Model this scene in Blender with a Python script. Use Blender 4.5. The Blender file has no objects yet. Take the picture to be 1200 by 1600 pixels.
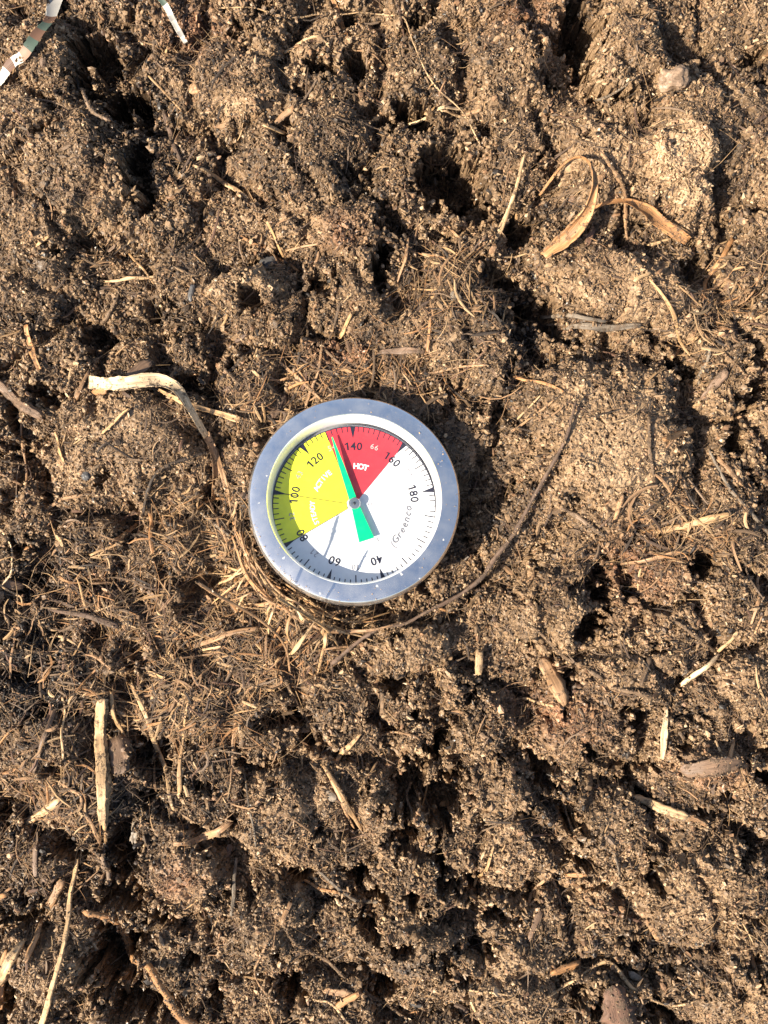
import bpy, bmesh, math, random
import numpy as np
from mathutils import Matrix, Vector, Euler

R = math.radians
scn = bpy.context.scene
COL = scn.collection

# ---------------------------------------------------------------- camera, sky, sun
MM = 0.001
PX = 0.2                 # millimetres on the ground per photo pixel
CAMH = 320.0             # camera height above the soil, mm
cam = bpy.data.cameras.new('camera')
cam.sensor_fit = 'VERTICAL'; cam.sensor_height = 36.0; cam.sensor_width = 27.0
cam.lens = 36.0 * CAMH / 320.0
cam.clip_start = 0.01; cam.clip_end = 200.0
camo = bpy.data.objects.new('camera', cam); COL.objects.link(camo)
camo.location = (0, 0, CAMH * MM); camo.rotation_euler = (0, 0, 0)
scn.camera = camo

SUN_FROM = R(206)        # direction the sun stands in (math angle, x right, y up)
SUN_EL = R(43)
w = bpy.data.worlds.new('World'); scn.world = w; w.use_nodes = True
nt = w.node_tree; nt.nodes.clear()
wo = nt.nodes.new('ShaderNodeOutputWorld'); bg = nt.nodes.new('ShaderNodeBackground')
sky = nt.nodes.new('ShaderNodeTexSky'); sky.sky_type = 'NISHITA'; sky.sun_disc = False
sky.sun_elevation = SUN_EL; sky.sun_rotation = math.pi / 2 - SUN_FROM
sky.altitude = 100; sky.air_density = 1.0; sky.dust_density = 2.0
bg.inputs['Strength'].default_value = 0.082
nt.links.new(sky.outputs[0], bg.inputs[0]); nt.links.new(bg.outputs[0], wo.inputs[0])

sl = bpy.data.lights.new('sun', 'SUN'); sl.energy = 5.0; sl.angle = R(0.5); sl.color = (1.0, 0.90, 0.74)
so = bpy.data.objects.new('sun', sl); COL.objects.link(so)
sd = Vector((math.cos(SUN_FROM) * math.cos(SUN_EL), math.sin(SUN_FROM) * math.cos(SUN_EL), math.sin(SUN_EL)))
so.rotation_euler = sd.to_track_quat('Z', 'Y').to_euler(); so.location = sd * 2
scn.view_settings.view_transform = 'Standard'; scn.view_settings.look = 'None'
scn.view_settings.exposure = 1.27; scn.view_settings.gamma = 1.0

# ---------------------------------------------------------------- noise
def _hash(ix, iy, seed):
    h = (ix.astype(np.int64) * 374761393 + iy.astype(np.int64) * 668265263 + seed * 974634777) & 0xffffffff
    h = ((h ^ (h >> 13)) * 1274126177) & 0xffffffff
    h = (h ^ (h >> 16)) & 0xffffffff
    return h

def perlin(x, y, seed=0):
    ix = np.floor(x); iy = np.floor(y); fx = x - ix; fy = y - iy
    ux = fx * fx * fx * (fx * (fx * 6 - 15) + 10); uy = fy * fy * fy * (fy * (fy * 6 - 15) + 10)
    out = 0
    for dx in (0, 1):
        for dy in (0, 1):
            a = _hash(ix + dx, iy + dy, seed) * (2 * math.pi / 4294967296.0)
            g = np.cos(a) * (fx - dx) + np.sin(a) * (fy - dy)
            out = out + g * (ux if dx else 1 - ux) * (uy if dy else 1 - uy)
    return out * 1.5

def worley(x, y, seed=0):
    ix = np.floor(x); iy = np.floor(y)
    f1 = np.full(x.shape, 9.0); f2 = np.full(x.shape, 9.0)
    idc = np.zeros(x.shape)
    for dx in (-1, 0, 1):
        for dy in (-1, 0, 1):
            h = _hash(ix + dx, iy + dy, seed)
            px = ix + dx + (h & 0xffff) / 65536.0; py = iy + dy + ((h >> 16) & 0xffff) / 65536.0
            d = np.hypot(px - x, py - y)
            m = d < f1
            f2 = np.where(m, f1, np.minimum(f2, d)); f1 = np.where(m, d, f1)
            idc = np.where(m, (h % 1009) / 1009.0, idc)
    return f1, f2, idc

def sstep(a, b, v):
    t = np.clip((v - a) / (b - a), 0, 1); return t * t * (3 - 2 * t)

def P(px, py, z=0.0):    # photo pixel -> millimetres at height z (mm)
    k = (1 - z / CAMH) * PX
    return (px - 600) * k, (800 - py) * k

# ---------------------------------------------------------------- the soil relief (millimetres)
# pits: x, y, rx, ry, angle (deg, ccw), depth mm
PITS = [
 (160,100,38,52,20,20),(208,185,48,36,-20,22),(232,262,22,40,-15,14),(232,320,16,34,0,12),(150,150,45,14,-25,9),(95,225,18,16,0,7),
 (896,62,32,84,4,24),(955,163,36,15,0,12),(858,140,12,26,0,10),(830,70,8,34,8,6),(1190,90,28,12,20,10),(1180,135,24,9,35,9),
 (500,118,26,20,-40,10),(552,105,34,30,-30,13),(470,150,13,10,0,7),(655,42,22,22,-30,9),(540,35,14,22,0,8),(415,28,28,14,0,9),(385,60,16,12,0,6),
 (648,190,34,26,-10,16),(700,285,58,58,-35,20),(735,325,26,30,0,13),(605,196,18,16,0,9),(760,215,18,18,0,8),
 (596,415,17,48,4,16),(612,350,18,40,0,10),(545,275,22,16,0,8),(437,310,10,14,0,7),(815,362,26,24,-40,13),(690,365,20,10,0,8),
 (782,440,52,20,-48,12),(838,497,44,30,-20,14),(868,530,34,14,-30,10),(1085,420,26,14,-40,10),(1072,450,12,24,0,10),(1060,582,46,14,-22,13),(1003,565,28,10,-30,8),
 (1165,625,30,22,30,13),(1143,690,16,34,-12,13),(1168,745,20,10,-30,8),(1195,612,18,30,0,9),(1160,480,9,24,0,6),(1168,545,12,36,-12,8),
 (320,610,42,18,-20,11),(80,620,36,18,-25,9),(140,385,16,22,0,6),(150,530,16,26,-10,9),(395,478,24,20,0,12),(510,452,18,20,0,9),(255,490,30,12,45,8),
 (345,780,30,16,0,8),(25,690,24,14,0,7),(170,755,16,10,30,6),(30,850,24,10,0,7),(325,905,60,26,15,9),(260,890,20,24,0,6),(300,945,18,18,0,7),
 (60,900,26,12,0,7),(165,990,26,30,0,8),(210,1020,20,30,0,8),(55,990,22,14,0,6),(200,1055,24,18,0,8),
 (437,1120,50,16,4,12),(400,1190,46,10,-8,9),(490,1155,26,12,-30,8),(600,1130,26,12,-20,8),(655,1112,14,20,-20,12),(685,1155,20,28,-25,14),(735,1085,16,22,-40,9),(720,1065,12,18,0,6),
 (636,1235,26,60,-22,16),(692,1248,38,44,-15,17),(705,1210,16,12,0,8),(720,1200,16,14,0,8),(640,1290,34,24,0,11),(612,1060,26,20,0,5),
 (935,920,18,58,-8,16),(912,975,22,26,-40,13),(1082,880,28,20,-20,15),(985,925,12,16,0,7),(1020,995,14,10,0,7),(1076,930,34,8,20,7),
 (985,1115,24,26,-30,13),(1072,1112,20,13,20,10),(880,1058,10,26,-4,9),(915,1170,14,20,0,11),(855,1205,42,15,-48,13),(895,1275,42,16,-50,12),(1100,1115,16,9,-50,6),(1060,1155,10,22,0,7),
 (1020,1010,20,10,0,7),(1190,1215,30,18,-30,13),(1100,1265,34,9,-20,8),(980,1215,12,26,-30,8),(1018,1358,14,30,10,14),(1155,1318,15,26,-30,12),(1155,1412,20,8,0,8),
 (190,1490,52,58,-10,24),(196,1320,24,66,0,17),(112,1318,30,38,10,13),(190,1400,36,26,0,15),(215,1560,50,30,0,16),(262,1432,28,14,-30,11),(30,1430,46,16,0,10),(45,1395,20,12,0,8),(15,1560,16,32,0,11),
 (130,1100,22,16,0,8),(222,1165,14,32,0,10),(250,1190,16,30,0,9),(320,1230,22,12,0,9),(370,1275,26,12,10,9),(90,1200,22,20,0,9),(230,1240,26,14,0,9),(345,1395,18,14,0,7),
 (470,1360,22,16,-30,11),(560,1368,34,14,-20,13),(592,1398,18,20,0,13),(640,1395,16,16,0,11),(580,1440,24,20,0,12),(685,1340,10,52,2,14),(710,1378,28,14,-20,11),(780,1425,34,12,0,12),
 (600,1535,22,30,-20,14),(460,1545,30,24,10,13),(435,1475,9,18,0,8),(625,1465,26,10,0,9),(690,1495,14,26,0,9),(725,1520,16,18,0,9),(1000,1468,18,12,-20,8),(1030,1580,34,12,-30,9),
 (400,1390,12,30,0,8),(750,1475,22,12,0,9),(830,1400,12,26,0,9),(905,1340,26,12,0,9),(1045,1510,18,9,-40,7),(500,1290,12,18,0,7),(895,1545,14,22,0,8),(935,1560,20,14,0,9),
 (0,1270,14,30,0,9),(420,1230,10,16,0,5),(790,1180,18,10,40,6),(740,1380,14,9,0,7),(1165,1500,10,30,0,7),(1120,1445,12,12,0,7),(300,1490,14,20,0,9),(340,1560,20,24,0,10),
]
# mounds: x, y, rx, ry, angle, height mm, smoothness 0..1, tint (-1 dark .. 1 pale)
MOUNDS = [
 (85,260,130,120,0,9,.25,.05),(370,452,58,34,12,8,.8,.55),(350,120,90,70,0,6,.3,.15),(470,200,95,80,0,6,.3,0),(500,340,80,60,0,4,.3,0),
 (960,250,70,70,0,7,.4,.55),(1072,258,50,66,10,10,.6,1.1),(1055,122,24,20,0,5,.9,.4),(1150,190,80,60,0,5,.4,.05),(975,450,105,62,-8,8,.8,.5),
 (955,690,118,130,10,11,1,.8),(200,690,105,82,0,8,1,.2),(745,525,60,95,30,8,.3,.1),(600,520,60,46,0,5,.4,-.25),(555,430,60,40,0,5,.3,.1),
 (1130,820,60,60,0,4,.4,.2),(660,1010,60,40,0,4,.4,.1),(850,960,60,60,0,5,.5,.1),(450,1290,90,70,0,6,.5,.3),(1010,1040,60,60,0,4,.3,.1),
 (1110,1200,60,26,0,5,.8,.15),(640,1490,70,40,0,5,.8,-.25),(900,1150,60,40,0,4,.5,.1),(1150,1080,50,50,0,5,.5,.1),(430,1450,60,60,0,6,.4,.3),
 (55,1180,60,50,0,3,.2,0),(950,1290,60,50,0,4,.5,.2),(780,1240,50,70,0,5,.4,.3),(120,1250,50,50,0,3,.2,.1),(300,1380,60,50,0,4,.4,.2),
 (980,80,60,90,0,6,.5,.15),(800,120,60,110,0,4,.2,0),(1100,1400,80,70,0,5,.4,.3),(1150,1560,60,50,0,4,.5,.3),(280,420,60,60,0,3,.3,.1),
 (60,70,70,60,0,4,.3,0),(70,440,70,50,0,4,.3,-.1),(590,1280,30,40,0,5,.3,.2),(800,1550,90,60,0,4,.3,.2),(70,1530,60,50,0,5,.3,.3),
]
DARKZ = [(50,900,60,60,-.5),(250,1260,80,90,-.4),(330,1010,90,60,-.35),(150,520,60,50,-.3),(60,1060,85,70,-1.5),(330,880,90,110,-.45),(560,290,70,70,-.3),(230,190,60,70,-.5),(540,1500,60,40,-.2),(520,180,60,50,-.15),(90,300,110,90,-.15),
         (810,500,80,60,-.5),(1170,430,40,60,-.35),(130,930,60,60,-.3),(800,700,60,120,-.3),(200,1300,60,100,-.5),(330,540,50,40,-.25),(440,1000,60,50,-.35)]
REDZ = [(535,370,30,26),(540,555,60,26),(1110,1200,50,22),(1000,880,60,60),(280,1370,30,24),(150,940,60,40),(300,50,50,40),(820,30,50,40),(880,1120,60,40)]

def relief(X, Y, fine=1.0):
    wx = X + 2.6 * perlin(X / 9, Y / 9, 11) + 1.5 * perlin(X / 3.1, Y / 3.1, 12)
    wy = Y + 2.6 * perlin(X / 9, Y / 9, 13) + 1.5 * perlin(X / 3.1, Y / 3.1, 14)
    H = 2.2 * perlin(X / 80, Y / 80, 1) + 3.0 * perlin(X / 34, Y / 34, 2)
    sm = np.zeros(X.shape); tint = 0.4 * perlin(X / 26, Y / 26, 5) + 0.45 * perlin(X / 8, Y / 8, 6)
    red = np.zeros(X.shape)
    def ell(f, dz=0):
        cx, cy = P(f[0], f[1], dz); a = R(f[4]) if len(f) > 5 else 0
        dx = wx - cx; dy = wy - cy
        u = dx * math.cos(a) + dy * math.sin(a); v = -dx * math.sin(a) + dy * math.cos(a)
        return np.sqrt((u / (f[2] * PX)) ** 2 + (v / (f[3] * PX)) ** 2)
    for f in MOUNDS:
        r = ell(f, f[5])
        b = np.exp(-np.minimum(r, 6) ** 5 * 0.8)
        H += f[5] * 1.3 * b; s2 = np.exp(-np.minimum(r, 6) ** 4)
        sm = np.maximum(sm, (.3 + .7 * f[6]) * s2); tint += 0.9 * f[7] * s2
    # clods with cracks between
    f1, f2, idc = worley(wx / 25, wy / 25, 21)
    clod = sstep(0.02, 0.24, f2 - f1)
    H += (1 - sm) * (6.5 * (clod - 1) + 5.5 * (idc - .5) + 3.0 * (.5 - f1))
    f1, f2, idc = worley(wx / 7.0, wy / 7.0, 22)
    H += (1 - 0.92 * sm) * (.9 * (sstep(.02, .3, f2 - f1) - 1) + .8 * (idc - .5))
    tint += 0.3 * (idc - .5)
    H += (1 - 0.85 * sm) * (.75 + 1.0 * perlin(X / 22, Y / 22, 33)) * (0.9 * perlin(X / 5.2, Y / 5.2, 31) + 0.65 * perlin(X / 2.4, Y / 2.4, 32))
    hol = perlin(wx / 8.5, wy / 8.5, 51) + .35 * perlin(wx / 3, wy / 3, 52) + .25 * perlin(wx / 24, wy / 24, 53)
    H -= (1 - sm) * 9.0 * sstep(.62, .85, hol)
    por = perlin(wx / 2.4, wy / 2.4, 81) + .7 * perlin(X / 1.15, Y / 1.15, 82) + .35 * perlin(X / 12, Y / 12, 83)
    H -= (1 - .75 * sm) * 4.6 * sstep(.42, .9, por)
    rag2 = .65 * perlin(X / 2.0, Y / 2.0, 64) + .2 * perlin(X / .9, Y / .9, 65)
    rag = .30 * perlin(X / 5.5, Y / 5.5, 61) + .26 * perlin(X / 2.3, Y / 2.3, 62) + .16 * perlin(X / 1.1, Y / 1.1, 63)
    for f in PITS:
        r = ell(f, -f[5] * .35)
        dd = .8 * min(f[2], f[3]) * PX; cxl, cyl = P(f[0], f[1]); rl = 1.35 * min(f[2], f[3]) * PX + .15 * max(f[2], f[3]) * PX
        lip = np.hypot((wx - cxl + rl * .9), (wy - cyl + rl * .44)) / (max(f[2], f[3]) * PX * .75)
        H += min(dd, 4.5) * .6 * np.exp(-np.minimum(lip, 4) ** 2) * sstep(.85, 1.25, r)  # rim raised on the sun side, added to throw more shade into the pit
        r = r + rag + rag2 * min(1, 14.0 / min(f[2], f[3]))
        b = 1 - sstep(0.66, 1.12, r)
        H -= min(26, max(f[5] * 1.15, min(f[2], f[3]) * PX * 2.2)) * b
        sm *= (1 - b)
    # fine granules
    if fine > 0:
        g1, g2, gi = worley(wx / 2.1, wy / 2.1, 41)
        H += fine * (1 - .5 * sm) * .85 * (0.6 - np.minimum(g1, 1) ** 1.6)
        tint += 0.25 * (gi - .5)
        g1, g2, gi = worley(X / 0.95, Y / 0.95, 42)
        H += fine * (1 - .35 * sm) * 0.55 * (0.6 - np.minimum(g1, 1) ** 1.7)
        tint += 0.5 * (gi - .5)
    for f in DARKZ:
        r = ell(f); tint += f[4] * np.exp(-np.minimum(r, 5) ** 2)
    for f in REDZ:
        r = ell((f[0], f[1], f[2], f[3], 0, 0)); red += np.exp(-np.minimum(r, 5) ** 2)
    # room for the thermometer that is pushed into the pile
    cx, cy = P(556, 786, 8); r = np.hypot(X - cx, Y - cy)
    lim = 2.6 + (r / 34.0) ** 6 * 3.0 * sstep(10, -10, X - cx) + .5 * perlin(X / 4, Y / 4, 95) - 0.07 * (Y - cy)
    k = 1 - sstep(34, 41, r - 9 * sstep(0, 25, X - cx))
    H = np.where(r < 51, k * np.minimum(H, lim) + (1 - k) * H, H)
    return H, sm, tint, np.clip(red, 0, 1)

def soil_colour(tint, red, rng=None):
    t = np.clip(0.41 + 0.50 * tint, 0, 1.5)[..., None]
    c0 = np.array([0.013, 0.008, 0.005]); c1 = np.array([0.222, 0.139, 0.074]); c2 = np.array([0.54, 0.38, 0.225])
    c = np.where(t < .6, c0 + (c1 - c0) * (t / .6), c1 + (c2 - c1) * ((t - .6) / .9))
    c = c * (1 - red[..., None] * np.array([-.04, .16, .20]))
    return c

def axis(lim, step, outer):
    a = list(np.arange(-lim, lim + 1e-6, step)); s = step; x = a[-1]; ext = []
    while x < outer:
        s *= 1.022 if x < lim + 160 else 1.3; x += s; ext.append(x)
    return np.array([-e for e in reversed(ext)] + a + ext), len(ext)
AX, nx0 = axis(132, 0.30, 20000); AY, ny0 = axis(174, 0.30, 20000)
GX, GY = np.meshgrid(AX, AY)
far = sstep(0, 1, (np.maximum(np.abs(GX) - 132, np.abs(GY) - 174) - 120) / 90)
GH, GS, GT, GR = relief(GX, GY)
GH = GH * (1 - far) + far * 3 * perlin(GX / 300, GY / 300, 3)
DX0, DY0 = -132.0, -174.0
DH = GH[ny0:len(AY) - ny0, nx0:len(AX) - nx0]
DT = GT[ny0:len(AY) - ny0, nx0:len(AX) - nx0]; DR = GR[ny0:len(AY) - ny0, nx0:len(AX) - nx0]; DS = GS[ny0:len(AY) - ny0, nx0:len(AX) - nx0]

def samp(A, x, y, step=0.30):
    u = np.clip((np.asarray(x, float) - DX0) / step, 0, A.shape[1] - 1.001); v = np.clip((np.asarray(y, float) - DY0) / step, 0, A.shape[0] - 1.001)
    i = u.astype(int); j = v.astype(int); fu = u - i; fv = v - j
    return (A[j, i] * (1 - fu) + A[j, i + 1] * fu) * (1 - fv) + (A[j + 1, i] * (1 - fu) + A[j + 1, i + 1] * fu) * fv
# a smoothed relief for laying things on
q = 5
hh = DH[:DH.shape[0] // q * q, :DH.shape[1] // q * q].reshape(DH.shape[0] // q, q, DH.shape[1] // q, q)
SH = hh.max(axis=(1, 3)) * .55 + hh.mean(axis=(1, 3)) * .45
for _ in range(2):
    p_ = np.pad(SH, 1, mode='edge'); SH = (p_[:-2, 1:-1] + p_[2:, 1:-1] + p_[1:-1, :-2] + p_[1:-1, 2:] + 2 * SH) / 6
def lay(x, y): return samp(SH, np.asarray(x) - .6, np.asarray(y) - .6, 0.30 * q)

# ---------------------------------------------------------------- mesh and object helpers
def big_mesh(name, verts, faces, col=None, uv=None, smooth=False):
    """verts (n,3) mm, faces (m,k) with one k"""
    me = bpy.data.meshes.new(name)
    n = len(verts); m, k = faces.shape
    me.vertices.add(n); me.vertices.foreach_set('co', (np.asarray(verts) * MM).astype(np.float32).ravel())
    me.loops.add(m * k); me.loops.foreach_set('vertex_index', faces.astype(np.int32).ravel())
    me.polygons.add(m); me.polygons.foreach_set('loop_start', np.arange(0, m * k, k, dtype=np.int32))
    try: me.polygons.foreach_set('loop_total', np.full(m, k, dtype=np.int32))
    except Exception: pass
    me.update(calc_edges=True); me.validate()
    if col is not None:
        a = me.attributes.new('col', 'FLOAT_COLOR', 'POINT')
        a.data.foreach_set('color', np.concatenate([col, np.ones((n, 1))], 1).astype(np.float32).ravel())
    if uv is not None:
        a = me.attributes.new('grain', 'FLOAT_VECTOR', 'POINT')
        a.data.foreach_set('vector', np.asarray(uv, dtype=np.float32).ravel())
    me.polygons.foreach_set('use_smooth', np.full(m, smooth, dtype=bool))
    return me

def link(name, me, mats=(), parent=None, label=None, cat=None, group=None, kind=None, loc=None):
    for m in (mats if isinstance(mats, (list, tuple)) else [mats]): me.materials.append(m)
    o = bpy.data.objects.new(name, me); COL.objects.link(o)
    if parent: o.parent = parent
    if loc is not None: o.location = loc
    if label: o['label'] = label
    if cat: o['category'] = cat
    if group: o['group'] = group
    if kind: o['kind'] = kind
    return o

# ---------------------------------------------------------------- materials
def new_mat(name):
    m = bpy.data.materials.new(name); m.use_nodes = True
    t = m.node_tree; b = t.nodes['Principled BSDF']; return m, t, b

def mat_soil(name, rough=.62, spec=.45, bump=.00012, scale=1400):
    m, t, b = new_mat(name); N = t.nodes; L = t.links
    at = N.new('ShaderNodeAttribute'); at.attribute_name = 'col'
    tc = N.new('ShaderNodeTexCoord')
    n1 = N.new('ShaderNodeTexNoise'); n1.inputs['Scale'].default_value = scale; n1.inputs['Detail'].default_value = 3; n1.inputs['Roughness'].default_value = .7
    L.new(tc.outputs['Object'], n1.inputs['Vector'])
    mr = N.new('ShaderNodeMapRange'); mr.inputs['From Min'].default_value = .3; mr.inputs['From Max'].default_value = .7
    mr.inputs['To Min'].default_value = .55; mr.inputs['To Max'].default_value = 1.5; L.new(n1.outputs['Fac'], mr.inputs['Value'])
    mx = N.new('ShaderNodeVectorMath'); mx.operation = 'SCALE'; L.new(at.outputs['Color'], mx.inputs[0]); L.new(mr.outputs[0], mx.inputs['Scale'])
    L.new(mx.outputs[0], b.inputs['Base Color'])
    rr = N.new('ShaderNodeMapRange'); rr.inputs['From Min'].default_value = .35; rr.inputs['From Max'].default_value = .65
    rr.inputs['To Min'].default_value = rough - .2; rr.inputs['To Max'].default_value = rough + .25
    n2 = N.new('ShaderNodeTexNoise'); n2.inputs['Scale'].default_value = 700; L.new(tc.outputs['Object'], n2.inputs['Vector']); L.new(n2.outputs['Fac'], rr.inputs['Value'])
    L.new(rr.outputs[0], b.inputs['Roughness'])
    b.inputs['Specular IOR Level'].default_value = spec
    bp = N.new('ShaderNodeBump'); bp.inputs['Distance'].default_value = bump; bp.inputs['Strength'].default_value = .8
    L.new(n1.outputs['Fac'], bp.inputs['Height']); L.new(bp.outputs[0], b.inputs['Normal'])
    return m

def mat_fibre(name, rough=.55, dirt=.7, gscale=(26, .16), translucent=0.0):
    """plant matter: colour attribute, lengthwise grain, soil smears"""
    m, t, b = new_mat(name); N = t.nodes; L = t.links
    at = N.new('ShaderNodeAttribute'); at.attribute_name = 'col'
    gr = N.new('ShaderNodeAttribute'); gr.attribute_name = 'grain'
    mp = N.new('ShaderNodeMapping'); mp.inputs['Scale'].default_value = (gscale[1], gscale[0], 1); L.new(gr.outputs['Vector'], mp.inputs['Vector'])
    n1 = N.new('ShaderNodeTexNoise'); n1.inputs['Scale'].default_value = 1.0; n1.inputs['Detail'].default_value = 3; L.new(mp.outputs[0], n1.inputs['Vector'])
    mr = N.new('ShaderNodeMapRange'); mr.inputs['From Min'].default_value = .3; mr.inputs['From Max'].default_value = .7
    mr.inputs['To Min'].default_value = .5; mr.inputs['To Max'].default_value = 1.25; L.new(n1.outputs['Fac'], mr.inputs['Value'])
    mx = N.new('ShaderNodeVectorMath'); mx.operation = 'SCALE'; L.new(at.outputs['Color'], mx.inputs[0]); L.new(mr.outputs[0], mx.inputs['Scale'])
    tc = N.new('ShaderNodeTexCoord')
    n2 = N.new('ShaderNodeTexNoise'); n2.inputs['Scale'].default_value = 330; n2.inputs['Detail'].default_value = 5; n2.inputs['Roughness'].default_value = .75
    L.new(tc.outputs['Object'], n2.inputs['Vector'])
    dr = N.new('ShaderNodeMapRange'); dr.inputs['From Min'].default_value = .62 - .12 * dirt; dr.inputs['From Max'].default_value = .72 - .1 * dirt
    L.new(n2.outputs['Fac'], dr.inputs['Value'])
    mm = N.new('ShaderNodeMix'); mm.data_type = 'RGBA'; L.new(dr.outputs[0], mm.inputs['Factor']); L.new(mx.outputs[0], mm.inputs['A'])
    mm.inputs['B'].default_value = (.10, .065, .038, 1)
    L.new(mm.outputs['Result'], b.inputs['Base Color']); b.inputs['Roughness'].default_value = rough; b.inputs['Specular IOR Level'].default_value = .45
    bp = N.new('ShaderNodeBump'); bp.inputs['Distance'].default_value = .00018; bp.inputs['Strength'].default_value = .9
    ad = N.new('ShaderNodeMath'); ad.operation = 'ADD'; L.new(n1.outputs['Fac'], ad.inputs[0]); L.new(dr.outputs[0], ad.inputs[1])
    L.new(ad.outputs[0], bp.inputs['Height']); L.new(bp.outputs[0], b.inputs['Normal'])
    return m

def mat_plain(name, c, rough=.5, metal=0, spec=.5):
    m, t, b = new_mat(name); b.inputs['Base Color'].default_value = (*c, 1); b.inputs['Roughness'].default_value = rough
    b.inputs['Metallic'].default_value = metal; b.inputs['Specular IOR Level'].default_value = spec; return m

M_ground = mat_soil('soil'); M_crumb = mat_soil('soil_crumb', rough=.55, spec=.45, bump=.00008, scale=1800)
M_straw = mat_fibre('dry_straw'); M_bark = mat_fibre('twig_bark', rough=.7, dirt=.9, gscale=(22, .22)); M_litter = mat_fibre('fine_litter', rough=.6, dirt=.35)
M_stone = mat_soil('small_stone', rough=.55, spec=.4, bump=.0001, scale=500)

# ---------------------------------------------------------------- ground
ny, nx = GX.shape
sl_ = np.hypot(np.gradient(GH, axis=0), np.gradient(GH, axis=1)) / .30
am = sstep(.8, 4, sl_) * (1 - far)
WX = GX + am * (1.3 * perlin(GH / 1.9 + GX / 9, GY / 2.6, 71) + .5 * perlin(GH / .8, GY / 1.1, 72))
WY = GY + am * (1.3 * perlin(GH / 1.9 + GY / 9, GX / 2.6, 73) + .5 * perlin(GH / .8, GX / 1.1, 74))
V = np.stack([WX, WY, GH], -1).reshape(-1, 3)
idx = np.arange(ny * nx).reshape(ny, nx)
F = np.stack([idx[:-1, :-1], idx[:-1, 1:], idx[1:, 1:], idx[1:, :-1]], -1).reshape(-1, 4)
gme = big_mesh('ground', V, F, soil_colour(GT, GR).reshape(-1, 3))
link('ground', gme, M_ground, kind='structure')

# ---------------------------------------------------------------- crumbs of soil (uncountable)
rng = np.random.default_rng(7)
def ico():
    bm = bmesh.new(); bmesh.ops.create_icosphere(bm, subdivisions=1, radius=1)
    bm.verts.ensure_lookup_table()
    v = np.array([x.co[:] for x in bm.verts]); f = np.array([[y.index for y in x.verts] for x in bm.faces]); bm.free(); return v, f
IV, IF = ico()
def rotmats(n, rng):
    q_ = rng.normal(size=(n, 4)); q_ /= np.linalg.norm(q_, axis=1)[:, None]; a, b, c, d = q_.T
    return np.stack([np.stack([1 - 2 * (c * c + d * d), 2 * (b * c - a * d), 2 * (b * d + a * c)], -1),
                     np.stack([2 * (b * c + a * d), 1 - 2 * (b * b + d * d), 2 * (c * d - a * b)], -1),
                     np.stack([2 * (b * d - a * c), 2 * (c * d + a * b), 1 - 2 * (b * b + c * c)], -1)], 1)
def in_gauge(x, y, rad=30.5):
    cx, cy = P(554, 784, 16); return np.hypot(x - cx, y - cy) < rad
SLOPE = np.hypot(*np.gradient(DH, .30))
def crumbs(n, rmin, rmax, power, seed, lift=.35, fluff=1.9, wall=False):
    rng = np.random.default_rng(seed)
    x = rng.uniform(-131, 131, n); y = rng.uniform(-173, 173, n)
    dens = 0.55 + 0.6 * perlin(x / 6, y / 6, 77) + .3 * perlin(x / 2, y / 2, 78)
    keep = (rng.random(n) < np.clip(dens, .12, 1)) & ~in_gauge(x, y); x = x[keep]; y = y[keep]; n = len(x)
    if wall:
        sl_ = samp(SLOPE, x, y); keep = rng.random(n) < np.clip((sl_ - 1.6) / 3, 0, 1); x = x[keep]; y = y[keep]; n = len(x); sl_ = sl_[keep]
    r = rmin + (rmax - rmin) * rng.random(n) ** power
    smv = samp(DS, x, y); r *= (1 - .35 * smv)
    fl = np.clip(.45 + 1.3 * perlin(x / 3.3, y / 3.3, 91) + .5 * perlin(x / 1.3, y / 1.3, 92), 0, 1.3) * (1 - .75 * smv)
    z = samp(DH, x, y) + r * lift * rng.uniform(-.6, 1.6, n) + fluff * fl * rng.random(n)
    if wall: z = z + rng.uniform(-.5, .9, n) * np.minimum(sl_ * .4, 2.5)
    RM = rotmats(n, rng)
    sc = np.exp(rng.normal(0, .50, (n, 1, 3))); sc /= np.cbrt(sc.prod(2, keepdims=True)) * .95
    base = IV[None] * (1 + rng.normal(0, .17, (n, len(IV), 1)))
    v = (base * sc) @ RM * r[:, None, None]
    v += np.stack([x, y, z], -1)[:, None]
    f = IF[None] + (np.arange(n) * len(IV))[:, None, None]
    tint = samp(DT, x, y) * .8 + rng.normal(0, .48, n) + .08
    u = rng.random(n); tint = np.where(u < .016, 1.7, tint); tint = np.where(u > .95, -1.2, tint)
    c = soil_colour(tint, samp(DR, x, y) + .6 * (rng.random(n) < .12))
    c = np.repeat(c[:, None], len(IV), 1)
    return v.reshape(-1, 3), f.reshape(-1, 3), c.reshape(-1, 3)
A = [crumbs(520000, .11, .44, 2.0, 101, .5, 1.3), crumbs(20000, .5, 1.2, 2.2, 102, .2, .8), crumbs(900000, .18, .75, 1.8, 103, .3, .2, True)]
def merge(A):
    off = 0; vs = []; fs = []; cs = []; us = []
    for a in A:
        vs.append(a[0]); fs.append(a[1] + off); cs.append(a[2]); off += len(a[0])
        if len(a) > 3: us.append(a[3])
    return np.concatenate(vs), np.concatenate(fs), np.concatenate(cs), (np.concatenate(us) if us else None)
ADH = []

# ---------------------------------------------------------------- strands: straw, blades, twigs, roots
PAL = dict(cream=(.88, .63, .37), pale=(.62, .40, .205), straw=(.56, .335, .155), tan=(.42, .24, .12), orange=(.52, .26, .105), brown=(.20, .125, .07),
           red=(.19, .10, .06), dark=(.07, .047, .032), grey=(.21, .165, .12), soil=(.27, .18, .115), umber=(.14, .085, .055), pink=(.23, .14, .085), white=(.8, .78, .72), slate=(.085, .08, .078))
PAL = {k_: tuple(.8 * c_ for c_ in v_) for k_, v_ in PAL.items()}

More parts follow.
